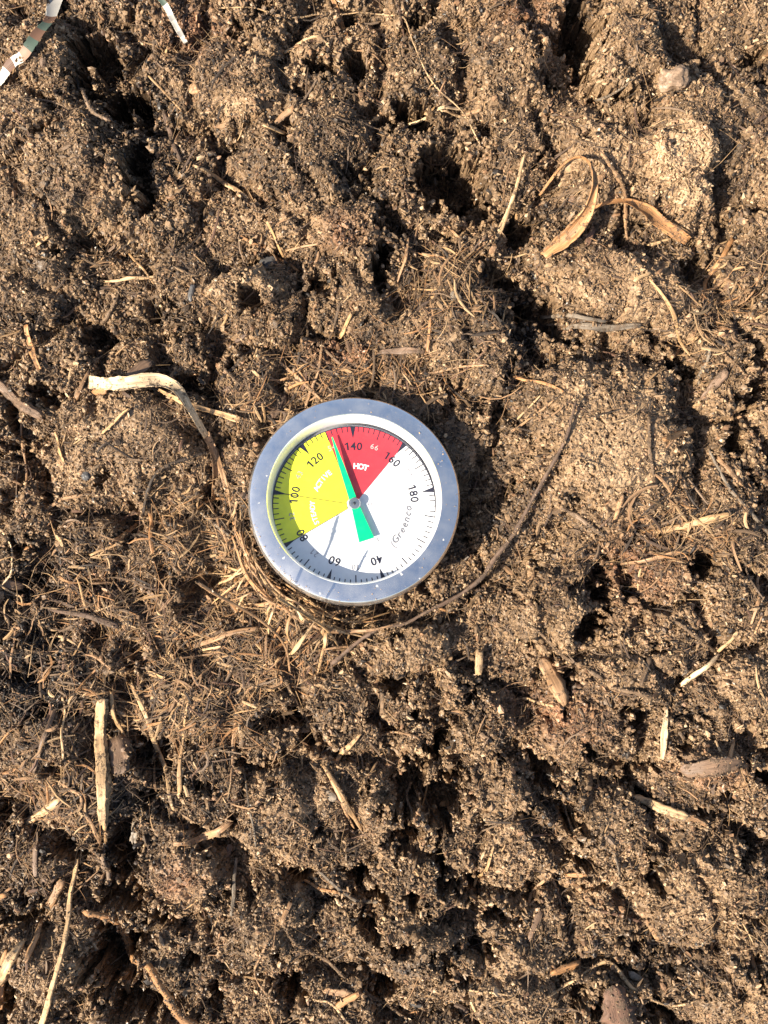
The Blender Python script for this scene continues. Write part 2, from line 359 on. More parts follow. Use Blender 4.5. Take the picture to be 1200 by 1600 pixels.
def spline(pts, n):
    pts = np.asarray(pts, float)
    if len(pts) == 2: t = np.linspace(0, 1, n)[:, None]; return pts[0] * (1 - t) + pts[1] * t
    d = np.r_[0, np.cumsum(np.linalg.norm(np.diff(pts[:, :2], axis=0), axis=1))]
    p = np.vstack([2 * pts[0] - pts[1], pts, 2 * pts[-1] - pts[-2]])
    out = []
    for s in np.linspace(0, d[-1], n):
        i = min(np.searchsorted(d, s, side='right') - 1, len(pts) - 2); t = (s - d[i]) / max(d[i + 1] - d[i], 1e-9)
        a, b_, c_, e = p[i], p[i + 1], p[i + 2], p[i + 3]
        out.append(.5 * ((2 * b_) + (c_ - a) * t + (2 * a - 5 * b_ + 4 * c_ - e) * t * t + (3 * b_ - a - 3 * c_ + e) * t ** 3))
    return np.array(out)

def tube(path, half_w, half_t, sides, cup=0.0, roll=None, rough=0.06, rng=None, fray=.7, ridge=.12):
    """swept closed body: path (n,3); half width, half thickness per point"""
    n = len(path); T = np.gradient(path, axis=0); T /= np.linalg.norm(T, axis=1)[:, None] + 1e-9
    up = np.array([0, 0, 1.0]); S_ = np.cross(T, up); l = np.linalg.norm(S_, axis=1)[:, None]
    S_ = np.where(l > .15, S_ / (l + 1e-9), np.array([1.0, 0, 0])); U = np.cross(S_, T)
    if roll is not None:
        cr = np.cos(roll)[:, None]; sr = np.sin(roll)[:, None]; S_, U = S_ * cr + U * sr, U * cr - S_ * sr
    a = np.linspace(0, 2 * math.pi, sides, endpoint=False)
    ca = np.cos(a); sa = np.sin(a)
    if sides > 4: sq = np.sign(sa) * np.abs(sa) ** .7
    else: sq = sa
    jit = 1 + rough * rng.normal(size=(n, sides)) if rng is not None else 1
    if rng is not None and fray > 0:
        rd = 1 + ridge * rng.normal(size=sides); jit = jit * rd[None]
        fe = np.abs(rng.normal(size=(2, sides))) * fray * min(.55, float(half_w.max()))
    W = half_w[:, None] * ca[None] * jit; Hh = half_t[:, None] * sq[None] + cup * half_w[:, None] * (ca[None] ** 2 - .4)
    v = path[:, None] + S_[:, None] * W[..., None] + U[:, None] * Hh[..., None]
    if rng is not None and fray > 0:
        v[0] -= T[0][None] * fe[0][:, None]; v[-1] += T[-1][None] * fe[1][:, None]
    s = np.r_[0, np.cumsum(np.linalg.norm(np.diff(path, axis=0), axis=1))]
    uv = np.stack([np.repeat(s[:, None], sides, 1), np.repeat((ca * .5)[None], n, 0) * half_w.mean() * 2 * .2, np.repeat((sa)[None] * .3, n, 0)], -1)
    vs = v.reshape(-1, 3); i0 = np.arange(n - 1)[:, None] * sides; j = np.arange(sides)[None]; j2 = (j + 1) % sides
    f = np.stack([i0 + j, i0 + j2, i0 + sides + j2, i0 + sides + j], -1).reshape(-1, 4)
    uvs = uv.reshape(-1, 3)
    # end caps as fans of quads are avoided: a centre vertex and degenerate-free triangles, stored as quads by halving
    return vs, f, uvs, sides

def body_from_tube(name, tb, col):
    vs, f, uv, k = tb; n = len(vs)
    me = bpy.data.meshes.new(name)
    faces = [tuple(x) for x in f.tolist()] + [tuple(reversed(range(k))), tuple(range(n - k, n))]
    org = vs.mean(0)
    me.from_pydata(((vs - org) * MM).tolist(), [], faces); me.update()
    a = me.attributes.new('col', 'FLOAT_COLOR', 'POINT'); a.data.foreach_set('color', np.concatenate([col, np.ones((n, 1))], 1).astype(np.float32).ravel())
    a = me.attributes.new('grain', 'FLOAT_VECTOR', 'POINT'); a.data.foreach_set('vector', uv.astype(np.float32).ravel())
    me.polygons.foreach_set('use_smooth', np.ones(len(faces), dtype=bool))
    return me, org

def path_on_ground(pts, off=0.3, stiff=False, z=None, n=None):
    pts = np.asarray(pts, float); W = np.zeros((len(pts), 3))
    for i, p in enumerate(pts):
        zz = 0.0
        for _ in range(3): x, y = P(p[0], p[1], zz); zz = float(lay(x, y))
        W[i] = (x, y, zz)
    L = np.linalg.norm(np.diff(W[:, :2], axis=0), axis=1).sum()
    n = n or int(max(6, L / .9)); path = spline(W, n)
    g = lay(path[:, 0], path[:, 1])
    if stiff:
        t = np.linspace(0, 1, n); k = np.polyfit(t, g, 1); ln = np.polyval(k, t); ln += np.percentile(g - ln, 82); zl = ln
    else:
        zl = g.copy()
        m = max(3, int(n * .28)) | 1
        pad = np.pad(zl, m // 2, mode='edge'); zl = np.convolve(pad, np.ones(m) / m, 'valid')
        zl = zl + np.percentile(g - zl, 65)
    path[:, 2] = zl + off
    if z is not None: path[:, 2] += np.interp(np.linspace(0, 1, n), np.linspace(0, 1, len(z)), z)
    return path

CNT = 0
def piece(kind, pts, wpx, colr, label, z=None, shape='stalk', stiff=None, off=None, cup=.25, group=None, cat=None, twist=0.0, roll=None, crust=1.0, mat=None, thick=None, wob=0.25):
    """one loose bit of plant matter lying on the compost"""
    global CNT; CNT += 1
    r_ = np.random.default_rng(1000 + CNT)
    stiff = (len(pts) <= 2) if stiff is None else stiff
    wpx = np.atleast_1d(np.asarray(wpx, float)); wmm = wpx * PX / 2
    off = (wmm.max() * (.75 if shape != 'blade' else .5) if off is None else off)
    if z is not None and max(z) <= 5: z = [.8 * q_ for q_ in z]
    path = path_on_ground(pts, off, stiff, z); n = len(path)
    clr = path[:, 2] - samp(DH, path[:, 0], path[:, 1]) - .45
    path[:, 2] += np.clip(.1 + .3 * wmm.max() - np.percentile(clr, 30), 0, 5)
    # a little natural wander
    s = np.linspace(0, 1, n); amp = wob * min(1.2, np.linalg.norm(path[-1] - path[0]) * .03)
    ph = r_.uniform(0, 6, 2)
    path[:, 0] += amp * np.sin(s * 7 + ph[0]); path[:, 1] += amp * np.sin(s * 8 + ph[1])
    hw = np.interp(s, np.linspace(0, 1, len(wmm)), wmm) if len(wmm) > 1 else np.full(n, wmm[0])
    nz = perlin(s * 9 * max(1, n / 40) + ph[0] * 9, s * 0 + CNT + .5, 3)
    if shape == 'blade':
        hw = hw * (1 + .16 * nz); ht = np.full(n, thick or .16) * (1 + .2 * r_.normal(size=n) * .5)
        tb = tube(path, hw, ht, 14, cup, twist * s + .18 * nz + (np.interp(s, np.linspace(0, 1, len(roll)), roll) if roll else 0), .035, r_)
    elif shape == 'root':
        hw = hw * (1 + .30 * nz + .10 * r_.normal(size=n)); hw[0] *= .5; hw[-1] *= .4
        path[:, :2] += r_.normal(size=(n, 2)) * .05 * min(1, wmm.max() * 2)
        tb = tube(path, hw, hw * .9, 7, 0, None, .14, r_)
    elif shape == 'chip':
        e = np.minimum(s, 1 - s) * 2; hw = hw * (1 + .22 * nz) * np.clip(.62 + e * 3, 0, 1)
        tb = tube(path, hw, np.full(n, thick or .45) * (1 + .15 * r_.normal(size=n)), 16, cup * .4, twist * s + .1 * nz, .07, r_, 1.0, .22)
    else:
        hw = hw * (1 + .12 * nz + .03 * r_.normal(size=n)); hw[-1] *= .75
        tb = tube(path, hw, hw * .55, 10, .12, .5 * nz + r_.uniform(-.5, .5), .06, r_, 1.1, .16)
    sides = tb[3]
    na_ = int(r_.poisson(n * {'root': 3.2, 'chip': .7, 'blade': .5}.get(shape, .6) * crust * (1.6 if colr in ('soil', 'brown', 'orange') and shape == 'root' else 1) * (.5 + wmm.max())))
    clump = r_.integers(0, n, max(1, na_ // 6 + 1)); ii = np.clip(clump[r_.integers(0, len(clump), na_)] + r_.normal(0, 2.2, na_).astype(int), 0, n - 1)
    ADH.append(tb[0].reshape(n, sides, 3)[ii, r_.integers(0, sides, na_)] + r_.normal(0, .08, (na_, 3)))
    base = np.array(PAL[colr]) * r_.uniform(.9, 1.08)
    k = 1 + .42 * perlin(np.repeat(s, sides) * n * .12 + ph[1] * 5, np.tile(np.arange(sides), n) * .4 + ph[0], 9)
    col = base[None] * k[:, None]
    me, org = body_from_tube(kind, tb, col)
    mt = mat or (M_bark if colr in ('brown', 'red', 'dark', 'umber', 'soil', 'grey') or shape == 'root' else M_straw)
    return link(kind, me, mt, label=label, cat=cat or kind.replace('_', ' '), group=group, loc=tuple(org * MM))

def lump(kind, px, py, rx, ry, rz, ang, colr, label, cat, group=None, lift=.4, mat=None, rough=.18, seed=0):
    """a solid irregular lump: pebble, seed, clod"""
    zz = 0
    for _ in range(3): x, y = P(px, py, zz); zz = float(lay(x, y))
    bm = bmesh.new(); bmesh.ops.create_icosphere(bm, subdivisions=4, radius=1)
    v = np.array([q_.co[:] for q_ in bm.verts])
    d = 0
    for fq, am_ in ((1.3, .6), (3.1, .35), (7.0, .18)):
        d = d + am_ * (perlin(v[:, 0] * fq + seed, v[:, 1] * fq + 3.3, 5) + perlin(v[:, 1] * fq + seed, v[:, 2] * fq + 7.1, 6) + perlin(v[:, 2] * fq + seed, v[:, 0] * fq + 1.7, 7))
    v = v * (1 + rough * d)[:, None] * np.array([rx * PX, ry * PX, rz * PX])
    a = R(ang); c_, s_ = math.cos(a), math.sin(a)
    v = np.stack([v[:, 0] * c_ - v[:, 1] * s_, v[:, 0] * s_ + v[:, 1] * c_, v[:, 2]], -1)
    f = np.array([[y_.index for y_ in q_.verts] for q_ in bm.faces]); bm.free()
    col = np.array(PAL[colr])[None] * (1 + .4 * d)[:, None]
    me = big_mesh(kind, v, f, np.clip(col, 0, 1), v * .3, True)
    return link(kind, me, mat or M_stone, label=label, cat=cat, group=group, loc=(x * MM, y * MM, (zz + rz * PX * lift) * MM))

# ---------------------------------------------------------------- the thermometer
def build_thermometer():
    u = 0.1925                       # mm on the dial per photo pixel
    TOP = 12.6
    topc = P(554, 777.5, 17.0)
    eul = Euler((R(-12.0), R(2.5), 0)); rm = eul.to_matrix()
    top_w = Vector((topc[0], topc[1], 17.0)); base = top_w - rm @ Vector((0, 0, TOP))
    root = bpy.data.objects.new('compost_thermometer', None); COL.objects.link(root)
    root.location = base * MM; root.rotation_euler = eul; root.empty_display_size = .01; root.scale = (1.008,) * 3
    root['label'] = 'round metal dial thermometer with green pointer pushed into the compost'; root['category'] = 'thermometer'

    def mesh_obj(name, verts, faces, mats, parent=root, smooth=False, mi=None):
        me = bpy.data.meshes.new(name); me.from_pydata([(a * MM, b * MM, c * MM) for a, b, c in verts], [], faces); me.update()
        me.polygons.foreach_set('use_smooth', np.full(len(faces), smooth, dtype=bool))
        o = link(name, me, mats, parent)
        if mi is not None: me.polygons.foreach_set('material_index', np.array(mi, dtype=np.int32))
        return o
    def lathe(name, prof, mats, seg=160, parent=root, closed=True, seg_mat=None, sharp=28):
        vs = []; fs = []; mi = []
        for i in range(seg):
            a = 2 * math.pi * i / seg
            for (r, z) in prof: vs.append((r * math.cos(a), r * math.sin(a), z))
        k = len(prof)
        for i in range(seg):
            j = (i + 1) % seg
            for q_ in range(k if closed else k - 1):
                q2 = (q_ + 1) % k; fs.append((i * k + q_, j * k + q_, j * k + q2, i * k + q2)); mi.append(seg_mat[q_] if seg_mat else 0)
        o = mesh_obj(name, vs, fs, mats, parent, True, mi)
        bm = bmesh.new(); bm.from_mesh(o.data); bmesh.ops.remove_doubles(bm, verts=bm.verts, dist=1e-7)
        bmesh.ops.recalc_face_normals(bm, faces=bm.faces)
        for e in bm.edges:
            if len(e.link_faces) == 2 and e.calc_face_angle(0) > R(sharp): e.smooth = False
        bm.to_mesh(o.data); bm.free()
        return o
    # metal: polished steel with dust specks and hairline scratches
    def metal(name, base, rough, dust=.5):
        m, t, b = new_mat(name); N = t.nodes; L = t.links
        tc = N.new('ShaderNodeTexCoord')
        b.inputs['Metallic'].default_value = 1; b.inputs['Base Color'].default_value = (*base, 1)
        n = N.new('ShaderNodeTexNoise'); n.inputs['Scale'].default_value = 90; n.inputs['Detail'].default_value = 5; L.new(tc.outputs['Object'], n.inputs['Vector'])
        r = N.new('ShaderNodeMapRange'); r.inputs['To Min'].default_value = rough * .6; r.inputs['To Max'].default_value = rough * 1.5; r.inputs['From Min'].default_value = .3; r.inputs['From Max'].default_value = .7
        L.new(n.outputs['Fac'], r.inputs['Value']); L.new(r.outputs[0], b.inputs['Roughness'])
        vo = N.new('ShaderNodeTexVoronoi'); vo.inputs['Scale'].default_value = 560; dn = N.new('ShaderNodeTexNoise'); dn.inputs['Scale'].default_value = 900; L.new(tc.outputs['Object'], dn.inputs['Vector']); vm = N.new('ShaderNodeVectorMath'); vm.operation = 'MULTIPLY_ADD'; vm.inputs[1].default_value = (.0016,) * 3; L.new(dn.outputs['Color'], vm.inputs[0]); L.new(tc.outputs['Object'], vm.inputs[2]); L.new(vm.outputs[0], vo.inputs['Vector'])
        cx = N.new('ShaderNodeSeparateColor'); L.new(vo.outputs['Color'], cx.inputs[0])
        gt = N.new('ShaderNodeMath'); gt.operation = 'GREATER_THAN'; gt.inputs[1].default_value = 1 - .18 * dust; L.new(cx.outputs[0], gt.inputs[0])
        lt = N.new('ShaderNodeMapRange'); lt.inputs['From Min'].default_value = .26; lt.inputs['From Max'].default_value = .12; L.new(vo.outputs['Distance'], lt.inputs['Value'])
        mu = N.new('ShaderNodeMath'); mu.operation = 'MULTIPLY'; L.new(gt.outputs[0], mu.inputs[0]); L.new(lt.outputs[0], mu.inputs[1])
        # film of dust in soft patches
        n2 = N.new('ShaderNodeTexNoise'); n2.inputs['Scale'].default_value = 160; n2.inputs['Detail'].default_value = 6; n2.inputs['Roughness'].default_value = .7; L.new(tc.outputs['Object'], n2.inputs['Vector'])
        r2 = N.new('ShaderNodeMapRange'); r2.inputs['From Min'].default_value = .35; r2.inputs['From Max'].default_value = .8; r2.inputs['To Min'].default_value = .06 * dust; r2.inputs['To Max'].default_value = .5 * dust; L.new(n2.outputs['Fac'], r2.inputs['Value'])
        mxx = N.new('ShaderNodeMath'); mxx.operation = 'MAXIMUM'; L.new(mu.outputs[0], mxx.inputs[0]); L.new(r2.outputs[0], mxx.inputs[1])
        d = N.new('ShaderNodeBsdfDiffuse'); d.inputs['Color'].default_value = (.55, .54, .52, 1)
        ms = N.new('ShaderNodeMixShader'); L.new(mxx.outputs[0], ms.inputs[0]); L.new(b.outputs[0], ms.inputs[1]); L.new(d.outputs[0], ms.inputs[2])
        L.new(ms.outputs[0], N['Material Output'].inputs['Surface'])
        wv = N.new('ShaderNodeTexNoise'); wv.inputs['Scale'].default_value = 60; L.new(tc.outputs['Object'], wv.inputs['Vector'])
        bp = N.new('ShaderNodeBump'); bp.inputs['Distance'].default_value = .0001; bp.inputs['Strength'].default_value = .05
        L.new(wv.outputs['Fac'], bp.inputs['Height']); L.new(bp.outputs[0], b.inputs['Normal'])
        return m
    steel = metal('bezel_steel', (.97, .96, .94), .18, .5)
    steel_in = mat_plain('inner_rim_satin', (.80, .79, .79), .42, .25)
    Ro = 31.3; Ri = 25.5; Rd = 24.45; DZ = TOP - 5.3
    prof = [(Ri, TOP - .35), (Ri + .25, TOP), (Ro - 1.5, TOP - .25), (Ro - .7, TOP - .5), (Ro - .2, TOP - 1.05), (Ro, TOP - 1.8), (Ro, TOP - 5.6),
            (Ro - .35, TOP - 6.3), (Ro - 1.6, TOP - 6.6), (Ro - 1.9, TOP - 6.4), (Rd + .6, DZ - .5), (Rd, DZ - .1), (Rd, DZ + .15), (Ri - .5, TOP - 1.2)]
    sm_ = [0, 0, 0, 0, 0, 0, 0, 0, 0, 0, 1, 1, 1, 1]
    lathe('bezel', prof, [steel, steel_in], seg_mat=sm_)
    lathe('casing', [(0.001, .0), (26.5, .0), (28.2, .5), (29.0, 1.6), (29.0, TOP - 6.7), (0.001, TOP - 6.7)], metal('casing_steel', (.6, .6, .62), .3, .8), seg=96)
    lathe('stem', [(.001, -60), (2.4, -58), (3.0, -40), (3.0, -6), (4.2, -5), (4.2, -.05), (.001, -.05)], metal('stem_steel', (.6, .6, .6), .3, .9), seg=24)

    # dial face: enamel plate with printed fields
    def enamel(name, c, rough=.38):
        m, t, b = new_mat(name); N = t.nodes; L = t.links
        tc = N.new('ShaderNodeTexCoord'); n = N.new('ShaderNodeTexNoise'); n.inputs['Scale'].default_value = 500; n.inputs['Detail'].default_value = 4
        L.new(tc.outputs['Object'], n.inputs['Vector'])
        r = N.new('ShaderNodeMapRange'); r.inputs['From Min'].default_value = .25; r.inputs['From Max'].default_value = .75; r.inputs['To Min'].default_value = .93; r.inputs['To Max'].default_value = 1.04
        L.new(n.outputs['Fac'], r.inputs['Value'])
        s_ = N.new('ShaderNodeVectorMath'); s_.operation = 'SCALE'; s_.inputs[0].default_value = c; L.new(r.outputs[0], s_.inputs['Scale'])
        L.new(s_.outputs[0], b.inputs['Base Color']); b.inputs['Roughness'].default_value = rough; b.inputs['Specular IOR Level'].default_value = .3
        return m
    white = enamel('dial_white', (.74, .74, .74)); yellow = enamel('dial_yellow', (.86, .85, .045)); red = enamel('dial_red', (.62, .045, .06))
    ink = enamel('dial_ink', (.02, .02, .035)); grey = enamel('dial_grey_ink', (.33, .31, .33)); wink = enamel('dial_white_ink', (.88, .88, .86)); pinkk = enamel('dial_pale_ink', (.75, .45, .42))
    brown = enamel('dial_line', (.10, .085, .03))
    def sector(r0, r1, a0, a1, z, seg=60):
        vs = []; fs = []
        for i in range(seg + 1):
            a = R(a0 + (a1 - a0) * i / seg); vs += [(r0 * math.cos(a), r0 * math.sin(a), z), (r1 * math.cos(a), r1 * math.sin(a), z)]
        for i in range(seg): fs.append((2 * i, 2 * i + 1, 2 * i + 3, 2 * i + 2))
        if a1 < a0: fs = [tuple(reversed(x)) for x in fs]
        return vs, fs
    vs, fs = [], []
    for i in range(120):
        a = 2 * math.pi * i / 120; vs.append((Rd * .999 * math.cos(a), Rd * .999 * math.sin(a), DZ))
    for i in range(120):
        a = 2 * math.pi * i / 120; vs.append((Rd * .999 * math.cos(a), Rd * .999 * math.sin(a), DZ - .35))
    fs = [tuple(range(120)), tuple(reversed(range(120, 240)))] + [(i, 120 + i, 120 + (i + 1) % 120, (i + 1) % 120) for i in range(120)]
    dial = mesh_obj('dial_face', vs, fs, white)
    ang = lambda F: 91 - (F - 140) * 2
    z1, z2, z3, z4 = DZ + .04, DZ + .07, DZ + .10, DZ + .13
    RO = 126.5 * u
    yv, yf = sector(12 * u, RO, ang(130), ang(80), z1); mesh_obj('yellow_zone', yv, yf, yellow, dial)
    rv, rf = sector(4 * u, RO, ang(160), ang(130), z1 - .005); mesh_obj('red_zone', rv, rf, red, dial)
    # ticks, ring and field lines
    vs = []; fs = []; mi = []
    def quad(r0, r1, a, w0, w1, z, m=0):
        a = R(a); c, s = math.cos(a), math.sin(a); k = len(vs)
        for r, w_ in ((r0, -w0), (r1, -w1), (r1, w1), (r0, w0)): vs.append((r * c - w_ * s, r * s + w_ * c, z))
        fs.append((k, k + 1, k + 2, k + 3)); mi.append(m)
    for i in range(90):
        a = 91 + i * 4
        if i % 10 == 0 and i != 60: quad(107 * u, 126 * u, a, .25 * u, 4.2 * u, z2 + .02)
        elif i % 5 == 0: quad(110 * u, 126 * u, a, .8 * u, .8 * u, z2)
        else: quad(117 * u, 126 * u, a, .75 * u, .75 * u, z2)
    v2, f2 = sector(125.3 * u, 126.7 * u, 0, 360, z3 + .01, 180); k = len(vs); vs += v2; fs += [tuple(x + k for x in q_) for q_ in f2]; mi += [0] * len(f2)
    v2, f2 = sector(11.2 * u, 12.2 * u, ang(80), ang(100), z3, 20); k = len(vs); vs += v2; fs += [tuple(x + k for x in q_) for q_ in f2]; mi += [1] * len(f2)
    quad(12.5 * u, 120 * u, ang(100), .65 * u, .65 * u, z2 - .012, 1); quad(12.5 * u, 120 * u, ang(80), .6 * u, .6 * u, z2 - .012, 1); quad(12 * u, 120 * u, ang(130), .4 * u, .4 * u, z2 - .012, 1)
    mesh_obj('tick_marks', vs, fs, [ink, brown], dial, mi=mi)
    # lettering
    cache = {}
    def glyph(ch, bold=0.0, shear=0.0):
        key = (ch, bold, shear)
        if ch == '1':
            a_, b_ = .27 - bold, .385 + bold
            return [(a_ - .27, 0, 0), (b_ - .27, 0, 0), (b_ - .27, .70, 0), (a_ - .25, .70, 0), (a_ - .46, .56, 0), (a_ - .42, .47, 0), (a_ - .27, .57, 0)], [(0, 1, 2, 6), (2, 3, 4, 5, 6)]
        if key not in cache:
            cu = bpy.data.curves.new('glyph', 'FONT'); cu.body = ch; cu.size = 1; cu.offset = bold; cu.shear = shear; cu.resolution_u = 3; cu.align_x = 'CENTER'
            ob = bpy.data.objects.new('glyph', cu); me = bpy.data.meshes.new_from_object(ob)
            cache[key] = ([tuple(v_.co) for v_ in me.vertices], [tuple(p_.vertices) for p_ in me.polygons])
            bpy.data.objects.remove(ob); bpy.data.curves.remove(cu); bpy.data.meshes.remove(me)
        return cache[key]
    def word(acc, txt, cang, rad, h, adv, inward=False, bold=0, shear=0, m=0, z=z4, sx=1.0):
        """letters along an arc; tops outward unless inward"""
        hgt = h * u / .70
        tot = [adv] * len(txt)
        for i, ch in enumerate(txt):
            k = (i - (len(txt) - 1) / 2) * adv * u / (rad * u)
            a = R(cang) - k if not inward else R(cang) + k
            rot = a - math.pi / 2 if not inward else a + math.pi / 2
            c, s = math.cos(rot), math.sin(rot); ox, oy = rad * u * math.cos(a), rad * u * math.sin(a)
            gv, gf = glyph(ch, bold, shear); b0 = len(acc[0])
            for (x, y, _) in gv:
                x = x * hgt * sx; y = (y - .35) * hgt; acc[0].append((ox + x * c - y * s, oy + x * s + y * c, z))
            acc[1].extend(tuple(b0 + t_ for t_ in q_) for q_ in gf); acc[2].extend([m] * len(gf))
    acc = ([], [], [])
    for Fv in (40, 60, 80, 100, 120, 140, 160, 180): word(acc, str(Fv), ang(Fv), 94, 12.5, 9.8, bold=.012)
    for Cv, Fv in ((10, 50), (21, 70), (32, 90), (43, 110), (54, 130), (66, 150), (77, 170)):
        word(acc, str(Cv), ang(Fv), 98, 8.5, 7, m=2 if Fv in (130, 150) else 1)
    mesh_obj('numerals', acc[0], acc[1], [ink, grey, pinkk], dial, mi=acc[2])
    acc = ([], [], [])
    word(acc, 'HOT', 80, 62, 8.5, 7.8, bold=.04, m=0); word(acc, 'ACTIVE', 142, 64, 8, 6.5, bold=.022, m=0); word(acc, 'STEADY', 192, 65, 7.5, 6.4, bold=.022, m=0)
    mesh_obj('zone_lettering', acc[0], acc[1], [wink], dial, mi=acc[2])
    acc = ([], [], [])
    word(acc, 'Greenco', -23, 83, 11, 9, inward=True, shear=.25, bold=.012, m=0)
    word(acc, '(', -47, 86, 12, 9, inward=True, m=1); word(acc, 'C', 2, 24, 6, 8, m=1); word(acc, 'F', -58, 66, 7, 8, m=1)
    mesh_obj('maker_lettering', acc[0], acc[1], [enamel('dial_thin_ink', (.16, .16, .18)), grey], dial, mi=acc[2])
    # pointer
    na = R(108.0); c, s = math.cos(na), math.sin(na)
    out = [(112, .9), (60, 4.2), (14, 5.6), (-8, 6.5), (-60, 12.0)]
    loop = [(l, w_) for l, w_ in out] + [(l, -w_) for l, w_ in reversed(out)]
    nz = DZ + 1.65; vs = [((l * c - w_ * s) * u, (l * s + w_ * c) * u, nz) for l, w_ in loop] + [((l * c - w_ * s) * u, (l * s + w_ * c) * u, nz - .22) for l, w_ in loop]
    k = len(loop); fs = [tuple(range(k)), tuple(reversed(range(k, 2 * k)))] + [(i, k + i, k + (i + 1) % k, (i + 1) % k) for i in range(k)]
    nd = mesh_obj('pointer', vs, fs, enamel('pointer_green', (.0, .62, .22), .35))
    bm = bmesh.new(); bm.from_mesh(nd.data); bmesh.ops.recalc_face_normals(bm, faces=bm.faces); bm.to_mesh(nd.data); bm.free()
    hub_m = metal('hub_steel', (.62, .62, .6), .32, .3)
    hub = lathe('hub', [(.001, DZ - .05), (9.2 * u, DZ - .05), (9.2 * u, DZ + 2.1), (8.4 * u, DZ + 2.3), (4.5 * u, DZ + 2.35), (4.0 * u, DZ + 2.2), (.001, DZ + 2.2)], hub_m, seg=40)
    hub.location = nd.location = dial.location = (0, -.0010, 0)
    lathe('pin', [(.001, DZ + 2.21), (2.4 * u, DZ + 2.21), (2.0 * u, DZ + 2.6), (.001, DZ + 2.65)], mat_plain('pin_dark', (.12, .12, .12), .4, 1), seg=20, parent=hub)
    # window
    gm, t, b = new_mat('window_glass'); N = t.nodes; L = t.links; N.remove(b)
    fr = N.new('ShaderNodeFresnel'); fr.inputs['IOR'].default_value = 1.45
    tr = N.new('ShaderNodeBsdfTransparent'); tr.inputs['Color'].default_value = (.985, .99, .99, 1); gl = N.new('ShaderNodeBsdfGlossy'); gl.inputs['Roughness'].default_value = .03
    ms = N.new('ShaderNodeMixShader'); N.remove(fr); ms.inputs[0].default_value = .045; L.new(tr.outputs[0], ms.inputs[1]); L.new(gl.outputs[0], ms.inputs[2]); tc = N.new('ShaderNodeTexCoord'); dn = N.new('ShaderNodeTexNoise'); dn.inputs['Scale'].default_value = 420; dn.inputs['Detail'].default_value = 6; dn.inputs['Roughness'].default_value = .75
    L.new(tc.outputs['Object'], dn.inputs['Vector']); dr = N.new('ShaderNodeMapRange'); dr.inputs['From Min'].default_value = .48; dr.inputs['From Max'].default_value = .85; dr.inputs['To Max'].default_value = .04; L.new(dn.outputs['Fac'], dr.inputs['Value'])
    dd = N.new('ShaderNodeBsdfDiffuse'); dd.inputs['Color'].default_value = (.5, .45, .38, 1); m2 = N.new('ShaderNodeMixShader'); L.new(dr.outputs[0], m2.inputs[0]); L.new(ms.outputs[0], m2.inputs[1]); L.new(dd.outputs[0], m2.inputs[2])
    L.new(m2.outputs[0], N['Material Output'].inputs['Surface'])
    vs = [((Ri - .35) * math.cos(2 * math.pi * i / 120), (Ri - .35) * math.sin(2 * math.pi * i / 120), TOP - .95) for i in range(120)]
    mesh_obj('glass', vs, [tuple(range(120))], gm)
    return root
THERMO = build_thermometer()

# ---------------------------------------------------------------- named loose pieces
G_ST = 'loose straws on the compost'; G_BL = 'dead leaf blades on the compost'; G_TW = 'twigs on the compost'; G_RT = 'roots in the compost'; G_CH = 'wood chips on the compost'
def straw(pts, w_, c, label, **k): k.setdefault('group', G_ST); return piece('straw', pts, w_, c, label, cat='straw', **k)
def blade(pts, w_, c, label, **k): k.setdefault('group', G_BL); return piece('leaf_blade', pts, w_, c, label, shape='blade', cat='dead leaf', **k)
def twig(pts, w_, c, label, **k): k.setdefault('group', G_TW); return piece('twig', pts, w_, c, label, cat='twig', **k)
def root(pts, w_, c, label, **k): k.setdefault('group', G_RT); return piece('root', pts, w_, c, label, shape='root', cat='root', **k)
def chip(pts, w_, c, label, **k): k.setdefault('group', G_CH); return piece('wood_chip', pts, w_, c, label, shape='chip', cat='wood chip', **k)
# --- top left
straw([(235,122),(283,173)],3.5,'straw','thin tan straw lying beside the black hollow at top left')
straw([(307,263),(345,283),(387,310)],[5,8,7],'pale','pale flat straw slanting down right, above the gauge in the upper left quarter',z=[1,1.5,1])
chip([(311,250),(333,243)],9,'cream','small cream wood chip at the upper end of the slanting pale straw')
root([(113,143),(133,150),(150,180),(178,202)],5,'soil','soil crusted root bridging the black hollow at top left',z=[1,3,4,2],stiff=True)
chip([(257,177),(270,215),(283,253)],[9,11,8],'umber','dark brown stem strip right of the black hollow at top left')
twig([(378,371),(420,395),(465,423)],[4,6,4],'orange','orange tan twig slanting between the pale clod and the red soil patch')
straw([(60,383),(80,369)],5,'straw','short tan straw on the big mound at the left edge')
lump('pebble',305,140,10,8,7,20,'tan','smooth tan pebble on the mound right of the black hollow','pebble',group='pebbles',seed=3)
root([(345,19),(400,22),(450,28),(500,28),(567,24),(613,27),(633,37),(647,70),(667,117),(687,143),(720,187),(750,235)],2.0,'pale','very long hair thin pale root arching along the top edge',z=[2]*5)
blade([(518,-2),(530,30),(543,63)],[6,8,4],'orange','orange brown leaf strip hanging from the top edge',z=[2,2,1])
twig([(445,82),(470,68),(497,59),(512,72)],[5,7,6,3],'pale','bent pale twig under the long hair thin root')
straw([(413,197),(428,203),(443,210)],7,'pale','short thick pale straw left of the tilted tan chip',off=.4)
chip([(431,193),(457,170)],[7,10],'tan','tan wood chip tilted beside a short pale straw, upper middle')
straw([(645,168),(685,171),(723,174)],5,'cream','upper cream straw of the small bundle above the big black pit',z=[1.5,2,1.5])
straw([(667,179),(705,182),(730,185)],4,'pale','lower pale straw of the small bundle above the big black pit',z=[1,2,1])
chip([(720,182),(750,174)],8,'tan','tan chip ending the small straw bundle above the big black pit')
